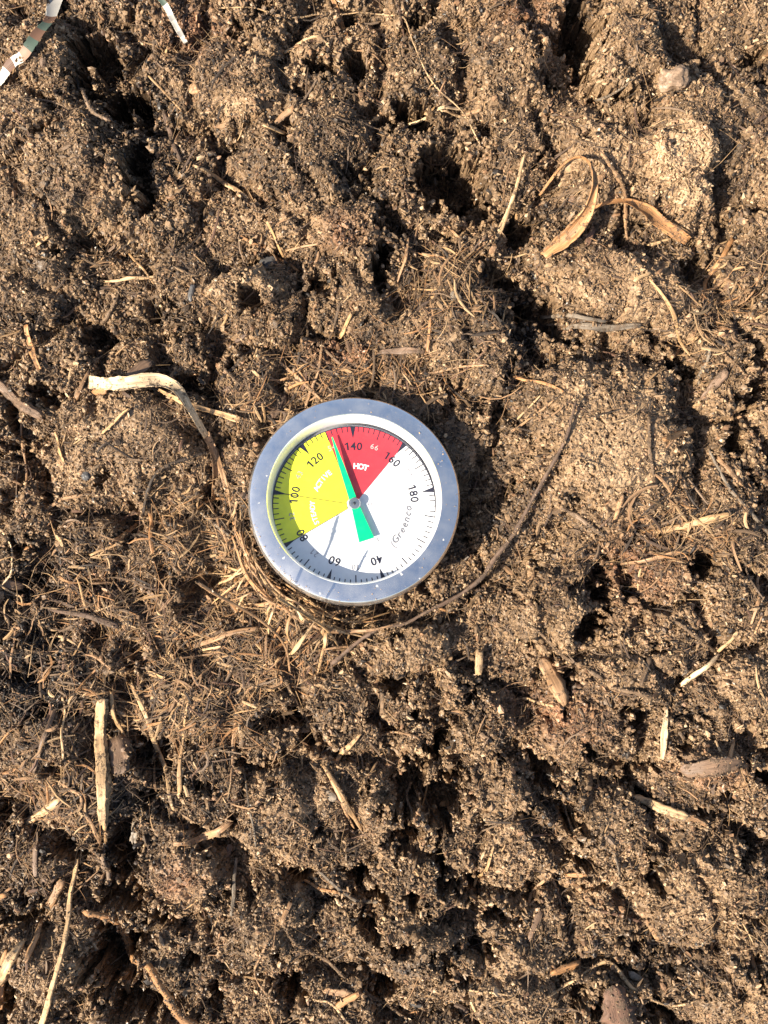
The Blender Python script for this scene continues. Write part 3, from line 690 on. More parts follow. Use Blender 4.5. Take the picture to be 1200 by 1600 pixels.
root([(637,230),(665,228),(693,226)],[4,5,3],'pale','pale crusted root across the mouth of the big black pit',z=[4,5,4],stiff=True)
straw([(652,300),(672,324)],[3,5],'orange','short orange straw on the left lip of the big black pit',z=[1,2])
straw([(773,382),(797,320),(817,250)],[8,7,3],'pale','long pale straw pointing up, left of the curled leaf blade',z=[1,3,4],stiff=True)
straw([(700,353),(716,372),(730,394)],[3,6,4],'tan','curved tan straw below the big black pit')
root([(577,77),(574,112),(573,147)],3,'soil','short crusted root hanging upright in the pit near the top middle',z=[3,4,3])
# --- top right
blade([(842,308),(868,278),(893,257),(908,262),(915,285),(917,312),(906,346),(884,376),(848,404)],[6,10,13,15,17,18,24,27,15],'orange','curled tan leaf blade looping over itself in the upper right',z=[1,3,5,8,10,9,7,4,2],cup=.45,thick=.12,roll=[1.0,1.1,1.2,1.1,.8,.4,.1,-.2,-.2])
blade([(900,348),(927,330),(967,322),(1000,333),(1030,355),(1068,382)],[8,13,17,21,20,15],'orange','broad arched tan leaf blade running right from the curled blade',z=[1,3,4,5,4,3],thick=.12,cup=.4,roll=[1.2,1.0,.7,.2,-.3,-.5])
blade([(1008,336),(1045,352),(1082,374)],[7,5,3],'straw','narrow splinter lying along the arched tan blade',z=[3,3,2])
straw([(1015,384),(1046,374)],5,'pale','short pale straw under the end of the arched tan blade')
root([(937,240),(960,277),(975,320),(983,383)],[5,7,6,4],'tan','tan brown stem crossing under the arched tan blade',z=[2,2,1,1])
root([(933,153),(955,153),(977,143)],5,'grey','grey root lip under the tall black slot at top right',z=[2,3,2])
straw([(1095,-3),(1093,30),(1090,60)],3.5,'tan','thin tan straw dropping from the top edge at right')
lump('clod',1055,122,22,18,12,10,'soil','smooth pinkish brown soil clod above the pale crumbly mound','clod',lift=-.1,seed=9,rough=.3,mat=M_crumb)
twig([(1141,378),(1115,420),(1096,470)],[8,8,6],'orange','orange brown twig standing right of the arched leaf blade',z=[2,2,1])
twig([(853,487),(900,497),(943,505)],[5,6,4],'grey','grey brown stick on the slope left of the shadowed slit',z=[1,2,2])
blade([(880,513),(935,513),(995,512)],[6,12,6],'grey','grey brown leaf scrap on the slope below the grey stick',z=[1,2,2],thick=.3)
twig([(1000,514),(1030,517),(1055,519)],[4,4,3],'dark','dark strip standing in for the shadow right of the grey leaf scrap',z=[1,1,0])  # the leaf scrap's cast shadow, built as a dark strip
straw([(1013,440),(1047,487),(1080,557)],[3,6,3],'straw','long straw running down right across the round mound',z=[1,1.5,1])
straw([(992,437),(1013,428)],5,'pale','short pale straw on top of the round mound')
root([(1107,543),(1098,575),(1090,600)],6,'grey','short grey root above the shadowed right edge')
straw([(800,587),(840,597),(878,611)],4.5,'orange','orange straw above the top of the long curved twig')
chip([(1130,580),(1095,622)],[17,12],'pink','flaky pinkish brown bark scrap near the right edge')
chip([(917,382),(926,358)],[11,8],'red','red brown chip tucked under the curled leaf blade')
root([(1087,498),(1100,530),(1133,555),(1165,600)],2,'tan','thin wiry root below the orange brown twig')
# --- right middle
twig([(899,622),(893,650),(884,683),(866,714),(833,767),(800,830),(770,870),(747,900),(713,930),(667,953),(633,973),(600,978),(567,993),(520,1033)],
     [3,5,7,7.5,7.5,8,8,7,7,6,5,6,8,9],'umber','long curved brown twig sweeping around the right side of the thermometer',z=[1.5,2,2.5,3,3,4,5,5.5,5.5,5,4,3.5,3,2],shape='root',crust=.5)
twig([(1122,718),(1155,755)],[7,9],'tan','stubby tan stick near the right edge')
chip([(1023,831),(1080,818),(1137,803)],[7,11,7],'straw','fibrous grey tan stem piece right of the smooth mound',z=[1,2,1.5])
chip([(967,881),(1025,870),(1083,857)],[5,10,7],'tan','crumbly tan stem piece below the fibrous one, right side',z=[1,1.5,1])
twig([(903,870),(940,862),(983,849)],[3,5,4],'dark','thin dark strip standing in for a stick shadow below the smooth mound at right')  # dark strip in place of a shadow cast by a stick
root([(873,790),(908,812),(943,838)],[5,9,7],'soil','thick crusted root at the lower left foot of the smooth mound')
root([(1013,655),(1013,700),(1020,740),(1027,773)],[6,7,5,3],'brown','brown root embedded down the smooth mound',off=.3)
chip([(960,808),(970,776)],[7,9],'tan','small tan chip pressed into the smooth mound')
chip([(1033,688),(1073,673)],[8,10],'orange','orange tan chip on the right shoulder of the smooth mound')
root([(1107,705),(1140,765),(1170,800),(1203,838)],[4,6,6,5],'grey','grey root running down to the right edge beside the stubby stick')
straw([(800,673),(835,650),(865,625)],3,'tan','thin tan straw beside the top of the long curved twig')
straw([(808,655),(842,620)],3,'pale','thin pale straw crossing left of the long curved twig top')
straw([(1191,888),(1183,930),(1173,972)],[4,5,4],'tan','tan straw upright at the right edge, middle of the picture')
straw([(1063,1067),(1090,1047),(1117,1022)],[8,8,7],'cream','lower pale half of the broken straw near the right edge',z=[1.5,2.5,2])
straw([(1121,1014),(1135,1002),(1149,987)],[7,8,6],'pale','upper half of the broken straw near the right edge',z=[2,2,1])
blade([(1038,1103),(1034,1140),(1030,1182)],[4,11,6],'cream','spindle shaped cream splinter standing upright in a hollow',z=[1.5,3,2])
root([(1003,953),(1060,975),(1115,1018)],[4,7,6],'brown','brown root slanting down to the broken straw')
root([(833,980),(880,1023),(940,1060)],[4,7,8],'brown','brown root slanting down right beside the black cleft')
root([(957,1073),(1000,1083),(1045,1102)],[5,8,5],'brown','brown root leading to the cream splinter')
chip([(845,1030),(862,1062),(877,1095)],[12,22,12],'tan','tan brown plate of wood standing by a narrow black gap',z=[1,3,2])
root([(801,1094),(823,1090),(853,1101),(890,1100)],[3,5,5,3],'pale','pale worm shaped root below the brown plate of wood')
chip([(987,1246),(1028,1258),(1068,1272)],[12,13,12],'pale','long pale tan chip lying in the lower right',z=[1.5,2,1.5])
chip([(1072,1272),(1102,1287)],[10,7],'tan','brown chip end continuing right of the long pale tan chip')
chip([(1063,1202),(1105,1196),(1150,1188)],[18,26,14],'pink','flat reddish bark flake near the right edge',z=[0,.3,0],crust=5)
twig([(1013,1028),(1000,1067)],7,'brown','short brown stub pointing up in the middle of the lower right crumbs')
straw([(1195,1110),(1175,1150)],4,'tan','tan straw at the right edge above the flat reddish bark flake')
straw([(1143,1155),(1137,1187)],[5,7],'tan','short tan stub at the right end of the flat reddish bark flake')
# --- bottom right
chip([(862,1517),(902,1502)],[9,10],'orange','bright orange chip near the bottom right',z=[1,2])
root([(910,1519),(930,1502),(948,1498),(965,1515),(982,1537),(1000,1550),(1040,1563),(1085,1562)],[3,5,6,6,5,4,4,2],'pale','pale curving root arching right near the bottom edge',z=[1.5]*4)
root([(912,1521),(878,1538),(853,1556)],[4,4,3],'pale','pale root fork running down left from the orange chip')
root([(905,1528),(885,1545),(866,1568)],[3,4,2],'tan','tan root fork below the orange chip')
chip([(953,1536),(962,1570),(973,1604)],[30,38,38],'red','large ridged red brown bark piece at the bottom edge',z=[.3,1,1],thick=1.0,crust=4)
lump('stone_flake',997,1530,17,6,4,-35,'grey','small light grey stone flake beside the pale curving root','stone',seed=4)
chip([(885,1363),(912,1364)],7,'orange','small orange chip, lower right of the picture')
twig([(888,1370),(905,1388),(927,1413)],7,'tan','tan stem under the small orange chip')
twig([(930,1420),(965,1428),(1000,1440)],[4,5,4],'red','thin red brown twig between two tan stems, lower right')
twig([(1008,1436),(1028,1468)],[6,8],'tan','tan stem end pointing down, below the thin red brown twig')
straw([(1040,1453),(1043,1490),(1043,1527)],[4,6,4],'brown','upright brown stalk above the light grey stone flake')
twig([(823,1305),(860,1304)],[3,5],'red','short level red brown twig, lower right')
straw([(860,1367),(870,1390),(877,1415)],5,'tan','right leg of the spread tan stems, lower right')
straw([(858,1370),(836,1400),(815,1432)],6,'tan','left leg of the spread tan stems, lower right')
chip([(843,1423),(827,1466)],[9,7],'pink','pinkish chip under the spread tan stems')
straw([(1043,1337),(1020,1373)],4.5,'grey','grey splinter over the narrow black hole at lower right')
root([(1165,1010),(1190,960),(1203,935)],3,'tan','thin root at the right edge below the tan upright straw')
root([(1092,1367),(1105,1370),(1120,1365)],4,'tan','short curved root on the pale ground at lower right')
root([(880,1250),(905,1310),(955,1330),(968,1380)],3,'grey','thin grey root in the diagonal crack, lower right')
# --- bottom middle
straw([(508,1196),(523,1222),(545,1260),(565,1294)],[5,9,9,4],'straw','frayed straw stalk slanting down, below the thermometer',z=[1,2,2.5,1])
straw([(512,1205),(530,1245),(553,1290)],[3,4,3],'tan','loose fibre beside the frayed straw stalk',z=[1,1.5,1])
lump('stone_flake',517,1243,11,7,3,-40,'grey','pale grey translucent flake left of the frayed straw stalk','stone',seed=12)
straw([(770,1323),(757,1358),(743,1391)],[3,5,4],'straw','yellow straw in the lower middle right of the black slot',z=[2,2,1])
twig([(477,1382),(500,1386),(527,1392)],[4,5,5],'orange','short level orange brown twig in the lower middle')
root([(497,1357),(530,1385),(560,1405),(600,1417)],[5,5,6,4],'grey','grey root bridging the pits in the lower middle',z=[1,2,2,1])
chip([(527,1568),(560,1548)],[10,11],'orange','orange tan chip near the bottom edge, middle',z=[1,1])
chip([(510,1546),(547,1551)],[9,12],'tan','tan chip touching the orange tan chip at the bottom')
straw([(455,1407),(442,1437)],6,'tan','short tan stub left of the lower middle crumbs')
root([(440,1440),(467,1477),(533,1520),(600,1567),(650,1603)],[4,6,6,5,4],'brown','long brown root running down to the bottom edge, middle')
root([(480,1553),(505,1560),(523,1570),(553,1602)],[3,4,4,3],'pale','pale thin root at the bottom edge, middle',z=[1.5]*3)
lump('seed',693,1258,6.5,5,4,10,'orange','round orange seed on the lip of the black pit','seed',lift=.6,seed=2,rough=.06,mat=M_straw)
twig([(640,1583),(652,1580),(653,1592)],4,'orange','tiny curled orange husk at the bottom edge')
straw([(747,1018),(746,1048)],[10,11],'pale','stubby pale stalk end below right of the thermometer',z=[3,4],stiff=True)
twig([(597,1083),(598,1121)],[7,9],'brown','stubby brown stalk under the thermometer',z=[1,2])
blade([(525,1192),(540,1170),(562,1146)],[6,9,4],'straw','yellowish leaf scrap below the thermometer',z=[1,2,2])
straw([(563,1231),(588,1189)],4,'straw','thin yellow straw between the frayed stalk and the black pit',z=[1,2])
straw([(420,983),(450,1015),(483,1047),(500,1057),(523,1065)],3.2,'straw','long fine straw curving away below the straw clump at the rim',z=[3,3,2,1])
root([(440,1050),(463,1093),(483,1130),(497,1163)],[4,6,5,3],'brown','grey brown root hanging below the straw clump',z=[2,2,1])
straw([(493,1001),(523,972)],4.5,'pale','short pale straw crossing near the lower end of the curved twig',z=[3,4])
straw([(689,951),(711,958)],5,'orange','tiny orange straw under the long curved twig')
twig([(752,1147),(770,1162),(790,1184)],[8,7,5],'brown','brown stub with pale head, right of the two black holes')
root([(590,1151),(633,1145),(655,1152),(673,1166)],[3,4,3,3],'tan','wavy tan root above the black pit',z=[1,1.5,1.5,1])
root([(641,1215),(634,1238),(646,1268)],[4,4,3],'soil','crusted root hanging inside the black pit',z=[6,7,6])
root([(845,1400),(800,1430)],3,'tan','fine root in the crumbs at the lower middle right')
root([(730,1543),(800,1552)],3,'pale','fine pale root near the bottom, right of the middle')
straw([(735,1560),(755,1600)],4,'pale','pale straw reaching the bottom edge, right of the middle')
root([(420,1465),(400,1520),(440,1570)],3,'tan','fine root loop near the bottom left of the middle')
# --- left middle
twig([(78,951),(130,960),(187,976)],[3,8,10],'umber','tapered dark brown stick in the left middle',z=[1,2.5,3],stiff=True)
straw([(85,949),(143,931)],[3,5],'orange','thin orange straw above the tapered dark stick')
straw([(152,954),(185,942),(213,932)],3,'pale','thin pale straw right of the tapered dark stick',z=[2,2,2])
blade([(238,976),(262,1012),(291,1049)],[5,12,2],'pale','pointed pale leaf blade left below the thermometer',z=[2,2.5,1])
root([(213,930),(230,940),(240,962),(240,980)],[4,6,5,4],'tan','tan stem bending into the pointed pale leaf blade',z=[2,2,2])
blade([(143,1010),(141,1033),(139,1057)],[5,8,3],'pale','left prong of the small forked splinter, left side',z=[2,2,1])
blade([(145,1015),(148,1035),(152,1048)],[4,5,2],'pale','right prong of the small forked splinter, left side',z=[2,2,1])
straw([(213,1063),(233,1120),(250,1167),(263,1207),(274,1261)],[6,8,8,7,6],'pale','long pale stalk slanting down, right of the board like straw',z=[3,3,3,2,1])
chip([(163,1090),(163,1145),(164,1200),(166,1280)],[18,18,17,14],'pale','wide board like pale straw upright at lower left',z=[3,4,4,3],thick=.4)
chip([(172,1180),(172,1240),(164,1322)],[8,8,6],'straw','narrow lower splinter of the board like straw',z=[3,3,1])
root([(163,1322),(170,1345),(174,1373)],[6,9,7],'soil','crusted stub below the board like straw',z=[3,4,4])
straw([(177,1080),(190,1127),(207,1170)],[6,7,4],'straw','bent straw touching the right of the board like straw',z=[3,4,2])
chip([(186,1150),(196,1200)],[34,28],'pink','brownish leaf flake behind the board like straw',z=[1,1],crust=4)
straw([(100,1090),(101,1135),(102,1184)],3.5,'pale','thin upright pale straw left of the board like straw',z=[2,3,2])
straw([(87,1103),(73,1150),(55,1203)],[6,8,5],'pink','reddish tan stalk leaning left at the lower left',z=[1,2,1])
straw([(297,1093),(290,1150),(283,1232)],[3,4,9],'straw','straw widening downward, right of the long pale stalk',z=[2,3,2])
blade([(265,1104),(285,1095),(305,1082)],[4,10,8],'straw','yellow leaf scrap above the widening straw',z=[2,2,2])
blade([(296,1108),(312,1092),(325,1076)],[8,8,3],'tan','tan leaf scrap crossing the yellow one above the widening straw',z=[2,2,2])
twig([(310,1007),(350,992),(402,979)],[8,9,7],'tan','thick tan stalk pointing at the straw clump by the rim',z=[3,3,4])
straw([(313,1015),(347,1008)],3.5,'pale','thin pale straw just under the thick tan stalk',z=[3,3])
straw([(370,1110),(367,1160),(361,1216)],[5,7,4],'tan','upright tan straw below left of the thermometer',z=[1,2,1])
twig([(235,798),(238,830),(242,864)],[5,7,5],'orange','upright orange tan stalk left of the thermometer',z=[2,2,2])
blade([(176,848),(196,836),(214,819)],[4,9,4],'orange','orange leaf scrap left of the upright orange tan stalk',z=[1,2,1])
straw([(147,866),(197,846)],4,'straw','thin straw under the orange leaf scrap',z=[1,2])
blade([(233,923),(252,940),(274,961)],[5,9,4],'pink','pinkish leaf strip above the pointed pale leaf blade',z=[2,2,2])
blade([(310,920),(325,933),(342,949)],[4,9,5],'tan','tan leaf strip in the dark litter left of the rim',z=[2,3,2])
straw([(283,983),(300,1025),(317,1068)],4,'tan','thin tan straw right of the pointed pale leaf blade',z=[2,2,1])
blade([(204,1052),(230,1050),(258,1058)],[4,8,4],'straw','level straw coloured leaf scrap above the long pale stalk',z=[2,2,2])
straw([(349,826),(356,843),(364,861)],5.5,'tan','short tan straw near the left rim of the thermometer',z=[2,2])
root([(313,800),(345,825),(370,845)],5,'grey','grey stem pointing at the left rim of the thermometer',z=[2,2])
straw([(27,978),(23,1015),(19,1055)],4,'tan','upright tan straw at the left edge by the grey black patch',z=[2,2])
root([(-3,820),(12,838),(23,867),(22,890),(3,915)],3.5,'cream','pale bent root at the left edge, middle height',z=[2]*3)
root([(0,913),(20,925),(36,932),(37,941)],3.5,'pale','pale root tip under the pinkish wood block at the left edge',z=[2]*3)
chip([(8,910),(38,916)],[14,13],'pink','small pinkish wood block at the left edge',z=[1,1])
chip([(87,828),(101,851)],[6,9],'pale','small pale chip on the left, above the tapered dark stick')
lump('seed',43,861,8,7,4,30,'orange','flat round orange seed husk near the left edge','seed',seed=6,rough=.15,mat=M_straw)
# --- bottom left
chip([(46,1283),(72,1265),(96,1248)],[9,11,11],'pale','pale wood chip at the lower left, left of the board like straw',z=[2,2,2])
straw([(125,1338),(120,1385),(113,1433),(100,1493),(67,1604)],[7,7,7,8,9],'pale','long pale stalk running down to the bottom left edge',z=[4,4,4,3,2])
chip([(102,1370),(83,1408)],[14,11],'tan','tan wood piece left of the long stalk at the bottom left',z=[3,2])
root([(138,1417),(180,1433),(213,1467),(247,1513),(290,1565),(320,1604)],[8,10,11,11,12,13],'orange','thick orange brown root crossing the black hole to the bottom edge',z=[4,6,7,7,5,3])
chip([(38,1467),(15,1505),(-3,1536)],[12,15,15],'pale','thick pale splinter at the bottom left edge',z=[2,3,2])
chip([(12,1482),(5,1530),(-2,1580)],[6,9,9],'orange','orange splinter behind the thick pale one at the left edge',z=[1,2,2])
chip([(70,1433),(50,1491)],[8,9],'tan','tan splinter right of the thick pale one at bottom left',z=[2,2])
chip([(60,1318),(60,1363)],[9,10],'pink','upright pinkish chip at the lower left edge area',z=[1,1])
blade([(276,1314),(320,1303),(361,1279)],[5,12,9],'tan','curved tan leaf blade right of the black cleft, lower left',z=[2,2.5,3])
lump('foil_scrap',213,1297,7,18,2.5,-8,'grey','crinkled silver grey scrap hanging in the black cleft','scrap',lift=5,seed=8,rough=.5)
straw([(370,1340),(367,1385),(362,1428)],[4,6,5],'grey','upright grey straw in the lower left quarter',z=[1,2,1])
straw([(287,1198),(280,1245)],5,'pale','short pale straw next to the lower end of the long pale stalk',z=[2,1])
blade([(195,1528),(192,1550),(187,1580)],[3,11,6],'tan','tan leaf tip deep in the black hole at the bottom left',z=[4,5,4])
twig([(-3,1401),(11,1396)],10,'orange','orange stub poking in at the left edge, near the bottom')
root([(100,1220),(128,1240),(130,1258),(112,1268)],5,'tan','hooked tan root left of the board like straw',z=[2,2,2])
straw([(290,1067),(293,1045)],3,'pale','tiny pale tip below the pointed pale leaf blade',z=[2,2])
root([(160,1528),(190,1526),(235,1518)],3,'grey','thin grey root across the black hole at the bottom left',z=[6,7,6])
straw([(137,1265),(150,1290),(160,1315)],6,'tan','tan fibre left of the lower end of the board like straw',z=[2,3,2])
straw([(20,1385),(0,1400)],4,'tan','thin tan straw at the left edge, near the orange stub',z=[1,1])
root([(380,1205),(395,1280),(400,1320)],3,'grey','fine grey root right of the curved tan blade',z=[1,1])
# --- upper left middle
blade([(150,600),(200,602),(255,602),(283,613),(305,645),(328,682)],[19,20,21,20,16,14],'cream','bright cream leaf blade bending down beside the smooth brown mound',z=[4,5,7,7,5,4],cup=.2,thick=.14,roll=[-.25,-.1,.0,.5,.9,.9])
blade([(326,680),(336,705),(338,745),(330,797)],[13,13,12,8],'tan','tan lower end of the bent blade, left of the thermometer',z=[3,3,2,1],thick=.14,roll=[.3,.8,.9,1.0],cup=.4)
chip([(150,612),(170,613)],[10,8],'orange','orange scrap under the left end of the bright cream blade',z=[2,2])
blade([(255,613),(295,631),(333,645),(378,657)],[5,8,7,11],'straw','long thin blade with a pale tip above the thermometer left rim',z=[3,3,4,4])
blade([(340,703),(350,740),(359,775)],[5,9,6],'tan','tan strip right of the bent blade, left of the thermometer',z=[2,3,2])
chip([(-4,594),(30,622),(68,652)],[15,16,14],'pink','flat pinkish brown stick at the left edge',z=[2,3,2],thick=.8)
straw([(167,441),(205,437),(243,433)],[3,5,4],'pale','level pale straw of the crossed pair in the upper left',z=[1,2,2])
straw([(205,400),(225,423),(243,445)],3,'straw','slanting straw of the crossed pair in the upper left',z=[2,3,3])
straw([(163,677),(200,642)],[5,5],'straw','short straw on the smooth brown mound',z=[1,1.5])
blade([(43,510),(52,540),(64,577)],[6,10,6],'orange','upright orange tan leaf strip near the left edge',z=[1,2,1])
root([(322,708),(283,720),(250,737),(233,765),(228,802)],[4,5,5,5,4],'dark','dark curved root left of the thermometer',z=[2,2,2,2])
straw([(38,640),(40,700),(42,767)],[3,4,4],'tan','long upright tan straw near the left edge',z=[1,2,1])
root([(64,802),(100,779),(157,771)],[4,5,3],'tan','tan root below the smooth brown mound',z=[1,1,1])
straw([(122,619),(140,582)],[7,6],'tan','short tan stalk left of the bright cream blade',z=[1,1])
chip([(203,590),(236,568)],[14,16],'pink','brown bark scrap just above the bright cream blade',z=[1,1])
straw([(88,678),(95,697),(101,718)],[4,6,5],'straw','small curved straw at the left foot of the smooth brown mound',z=[1,1])
straw([(-2,736),(38,758)],4,'tan','thin straw coming in from the left edge below the pinkish stick',z=[1,1])
root([(153,511),(170,497),(187,460)],[6,8,6],'brown','short thick root in the crumbs, upper left',z=[1,1.5,1])
lump('pebble',135,743,7,8,5,10,'slate','small slate grey pebble on the smooth brown mound','pebble',group='pebbles',seed=5)
lump('pebble',300,458,5,14,5,-10,'slate','narrow slate grey pebble left of the pale clod','pebble',group='pebbles',seed=15)
# --- centre above the thermometer
straw([(638,377),(632,410),(621,443)],[4,6,4],'tan','upright tan straw right of the black slot above the thermometer',z=[2,3,1])
straw([(645,452),(692,455)],3,'straw','thin level straw on the ridge above the thermometer',z=[2,2])
lump('stone_flake',713,470,9,15,4,25,'grey','smooth grey leaf shaped flake on the ridge above the thermometer','stone',lift=.8,seed=21,rough=.08)
straw([(672,503),(667,551)],[4,5],'orange','upright orange straw above the thermometer',z=[2,2])
chip([(597,551),(630,548),(664,551)],[8,12,8],'pink','flat reddish scrap above the thermometer',z=[1,1])
straw([(504,545),(497,583),(479,636)],[4,6,5],'tan','tan straw ending at the top rim of the thermometer',z=[2,2,3])
straw([(510,550),(543,582),(572,620)],4,'brown','thin brown stem reaching the top rim of the thermometer',z=[2,2,3])
straw([(437,566),(470,595),(500,624)],[4,6,5],'tan','slanting tan stem at the upper left of the rim',z=[2,2,3])
straw([(398,582),(427,611)],4,'pale','short pale straw above the dark wood lump',z=[2,2])
lump('wood_lump',432,638,13,26,11,-22,'umber','dark brown knobbly wood lump by the upper left rim','wood',lift=.4,seed=31,rough=.35,mat=M_bark)
straw([(548,495),(533,528)],[5,6],'straw','small straw between two crumb hollows above the thermometer',z=[1,1])
straw([(448,393),(497,383)],3,'tan','thin tan straw right of the orange tan twig',z=[1,1])
lump('pebble',420,413,16,12,8,10,'slate','dark grey stone above the pale clod','pebble',group='pebbles',seed=41)
twig([(420,352),(443,402)],4,'straw','thin straw coloured stem crossing the orange tan twig end',z=[1,1])
straw([(655,585),(720,575),(760,570)],3,'tan','thin straw lying above right of the rim',z=[1,1,1])

# straws packed against the lower left of the rim; nothing tells them apart
rs = random.Random(5)
for i in range(40):
    a0 = rs.uniform(188, 240); a1 = a0 + rs.uniform(18, 62); r0 = rs.uniform(163, 188); r1 = rs.uniform(172, 215)
    pts = []
    for k in range(4):
        t = k / 3; a = R(a0 + (a1 - a0) * t); r = r0 + (r1 - r0) * t + rs.uniform(-8, 8)
        pts.append((553 + r * math.cos(a), 785 - r * math.sin(a)))
    if i % 3 == 0:
        a = R(rs.uniform(205, 262)); b = a + R(rs.uniform(-45, 25)); r = rs.uniform(172, 190); ln = rs.uniform(40, 85)
        x0, y0 = 553 + r * math.cos(a), 785 - r * math.sin(a)
        pts = [(x0, y0), (x0 + .5 * ln * math.cos(b) + rs.uniform(-5, 5), y0 - .5 * ln * math.sin(b) + rs.uniform(-5, 5)), (x0 + ln * math.cos(b), y0 - ln * math.sin(b))]
    zb = rs.uniform(4, 14)
    straw(pts, [2, rs.choice([2.5, 3, 4, 5.5, 7]), 2], rs.choice(['straw', 'pale', 'tan', 'straw', 'orange', 'pale', 'tan']), 'thin dry straw packed in the clump against the lower left rim',
          z=[zb, zb + 2, zb + 1, rs.uniform(0, 3)], group='straws packed against the lower left rim')

straw([(455,1060),(443,975),(362,891)],[3.5,5,6],'tan','tall thin straw standing up out of the litter below left of the thermometer, added to shade the dial',z=[0,27,56],stiff=False)  # stem added for the thin shadow it throws across the dial
straw([(530,1015),(508,965),(455,918)],[3,4,5],'straw','slender straw standing up in the clump by the rim, added to shade the dial',z=[0,20,42],stiff=False)  # second added stem, leaning so that its shadow reaches the dial
# striped plastic strips at the top left
def striped(name, pts, wpx, bands, label, z):
    path = path_on_ground(pts, .8, False, z, 60); n = len(path); s = np.linspace(0, 1, n)
    hw = np.interp(s, np.linspace(0, 1, len(wpx)), np.array(wpx) * PX / 2)
    rr = np.random.default_rng(3); hw *= 1 + .06 * perlin(s * 9, s * 0 + .3, 1)
    tb = tube(path, hw, np.full(n, .06), 14, .22, .14 * np.sin(s * 11) + .08 * np.sin(s * 27), .04, rr, .3, .04)
    me, org = body_from_tube(name, tb, np.ones((len(tb[0]), 3)))
    m, t, b = new_mat(name); N = t.nodes; L = t.links
    g = N.new('ShaderNodeAttribute'); g.attribute_name = 'grain'; sp = N.new('ShaderNodeSeparateXYZ'); L.new(g.outputs['Vector'], sp.inputs[0])
    tot = np.linalg.norm(np.diff(path, axis=0), axis=1).sum()
    dv = N.new('ShaderNodeMath'); dv.operation = 'DIVIDE'; dv.inputs[1].default_value = tot; L.new(sp.outputs[0], dv.inputs[0])
    cr = N.new('ShaderNodeValToRGB'); cr.color_ramp.interpolation = 'CONSTANT'; el = cr.color_ramp.elements
    el[0].position = 0; el[0].color = (*bands[0][1], 1)
    el[1].position = bands[1][0]; el[1].color = (*bands[1][1], 1)
    for p_, c_ in bands[2:]: e = el.new(p_); e.color = (*c_, 1)
    L.new(dv.outputs[0], cr.inputs[0]); L.new(cr.outputs[0], b.inputs['Base Color']); b.inputs['Roughness'].default_value = .55; b.inputs['Specular IOR Level'].default_value = .25
    return link(name, me, m, label=label, cat='plastic strip', loc=tuple(org * MM))
wht = (.55, .50, .42); brn = (.12, .065, .042); grn = (.06, .085, .066); pl = (.32, .30, .27); pk = (.26, .16, .11)
striped('plastic_strip', [(102, -20), (90, 10), (80, 36), (61, 62), (41, 88), (24, 112), (-6, 144)], [20, 22, 17, 17, 17, 16, 14],
        [(0, pl), (.3, brn), (.38, grn), (.46, brn), (.54, grn), (.62, pk), (.69, wht), (.77, brn), (.84, wht), (.95, brn)], 'wide striped plastic strip at the top left corner', [1.5, 1.5, 1.5, 1.5])
striped('plastic_strip', [(237, -22), (252, 4), (264, 20), (278, 48), (293, 73)], [8, 9, 9, 9, 7],
        [(0, grn), (.22, wht), (.3, grn), (.42, wht), (.58, pl), (.66, wht), (.82, pl), (.9, wht)], 'narrow white and green plastic strip at the top, left of the middle', [3, 3, 3, 2])

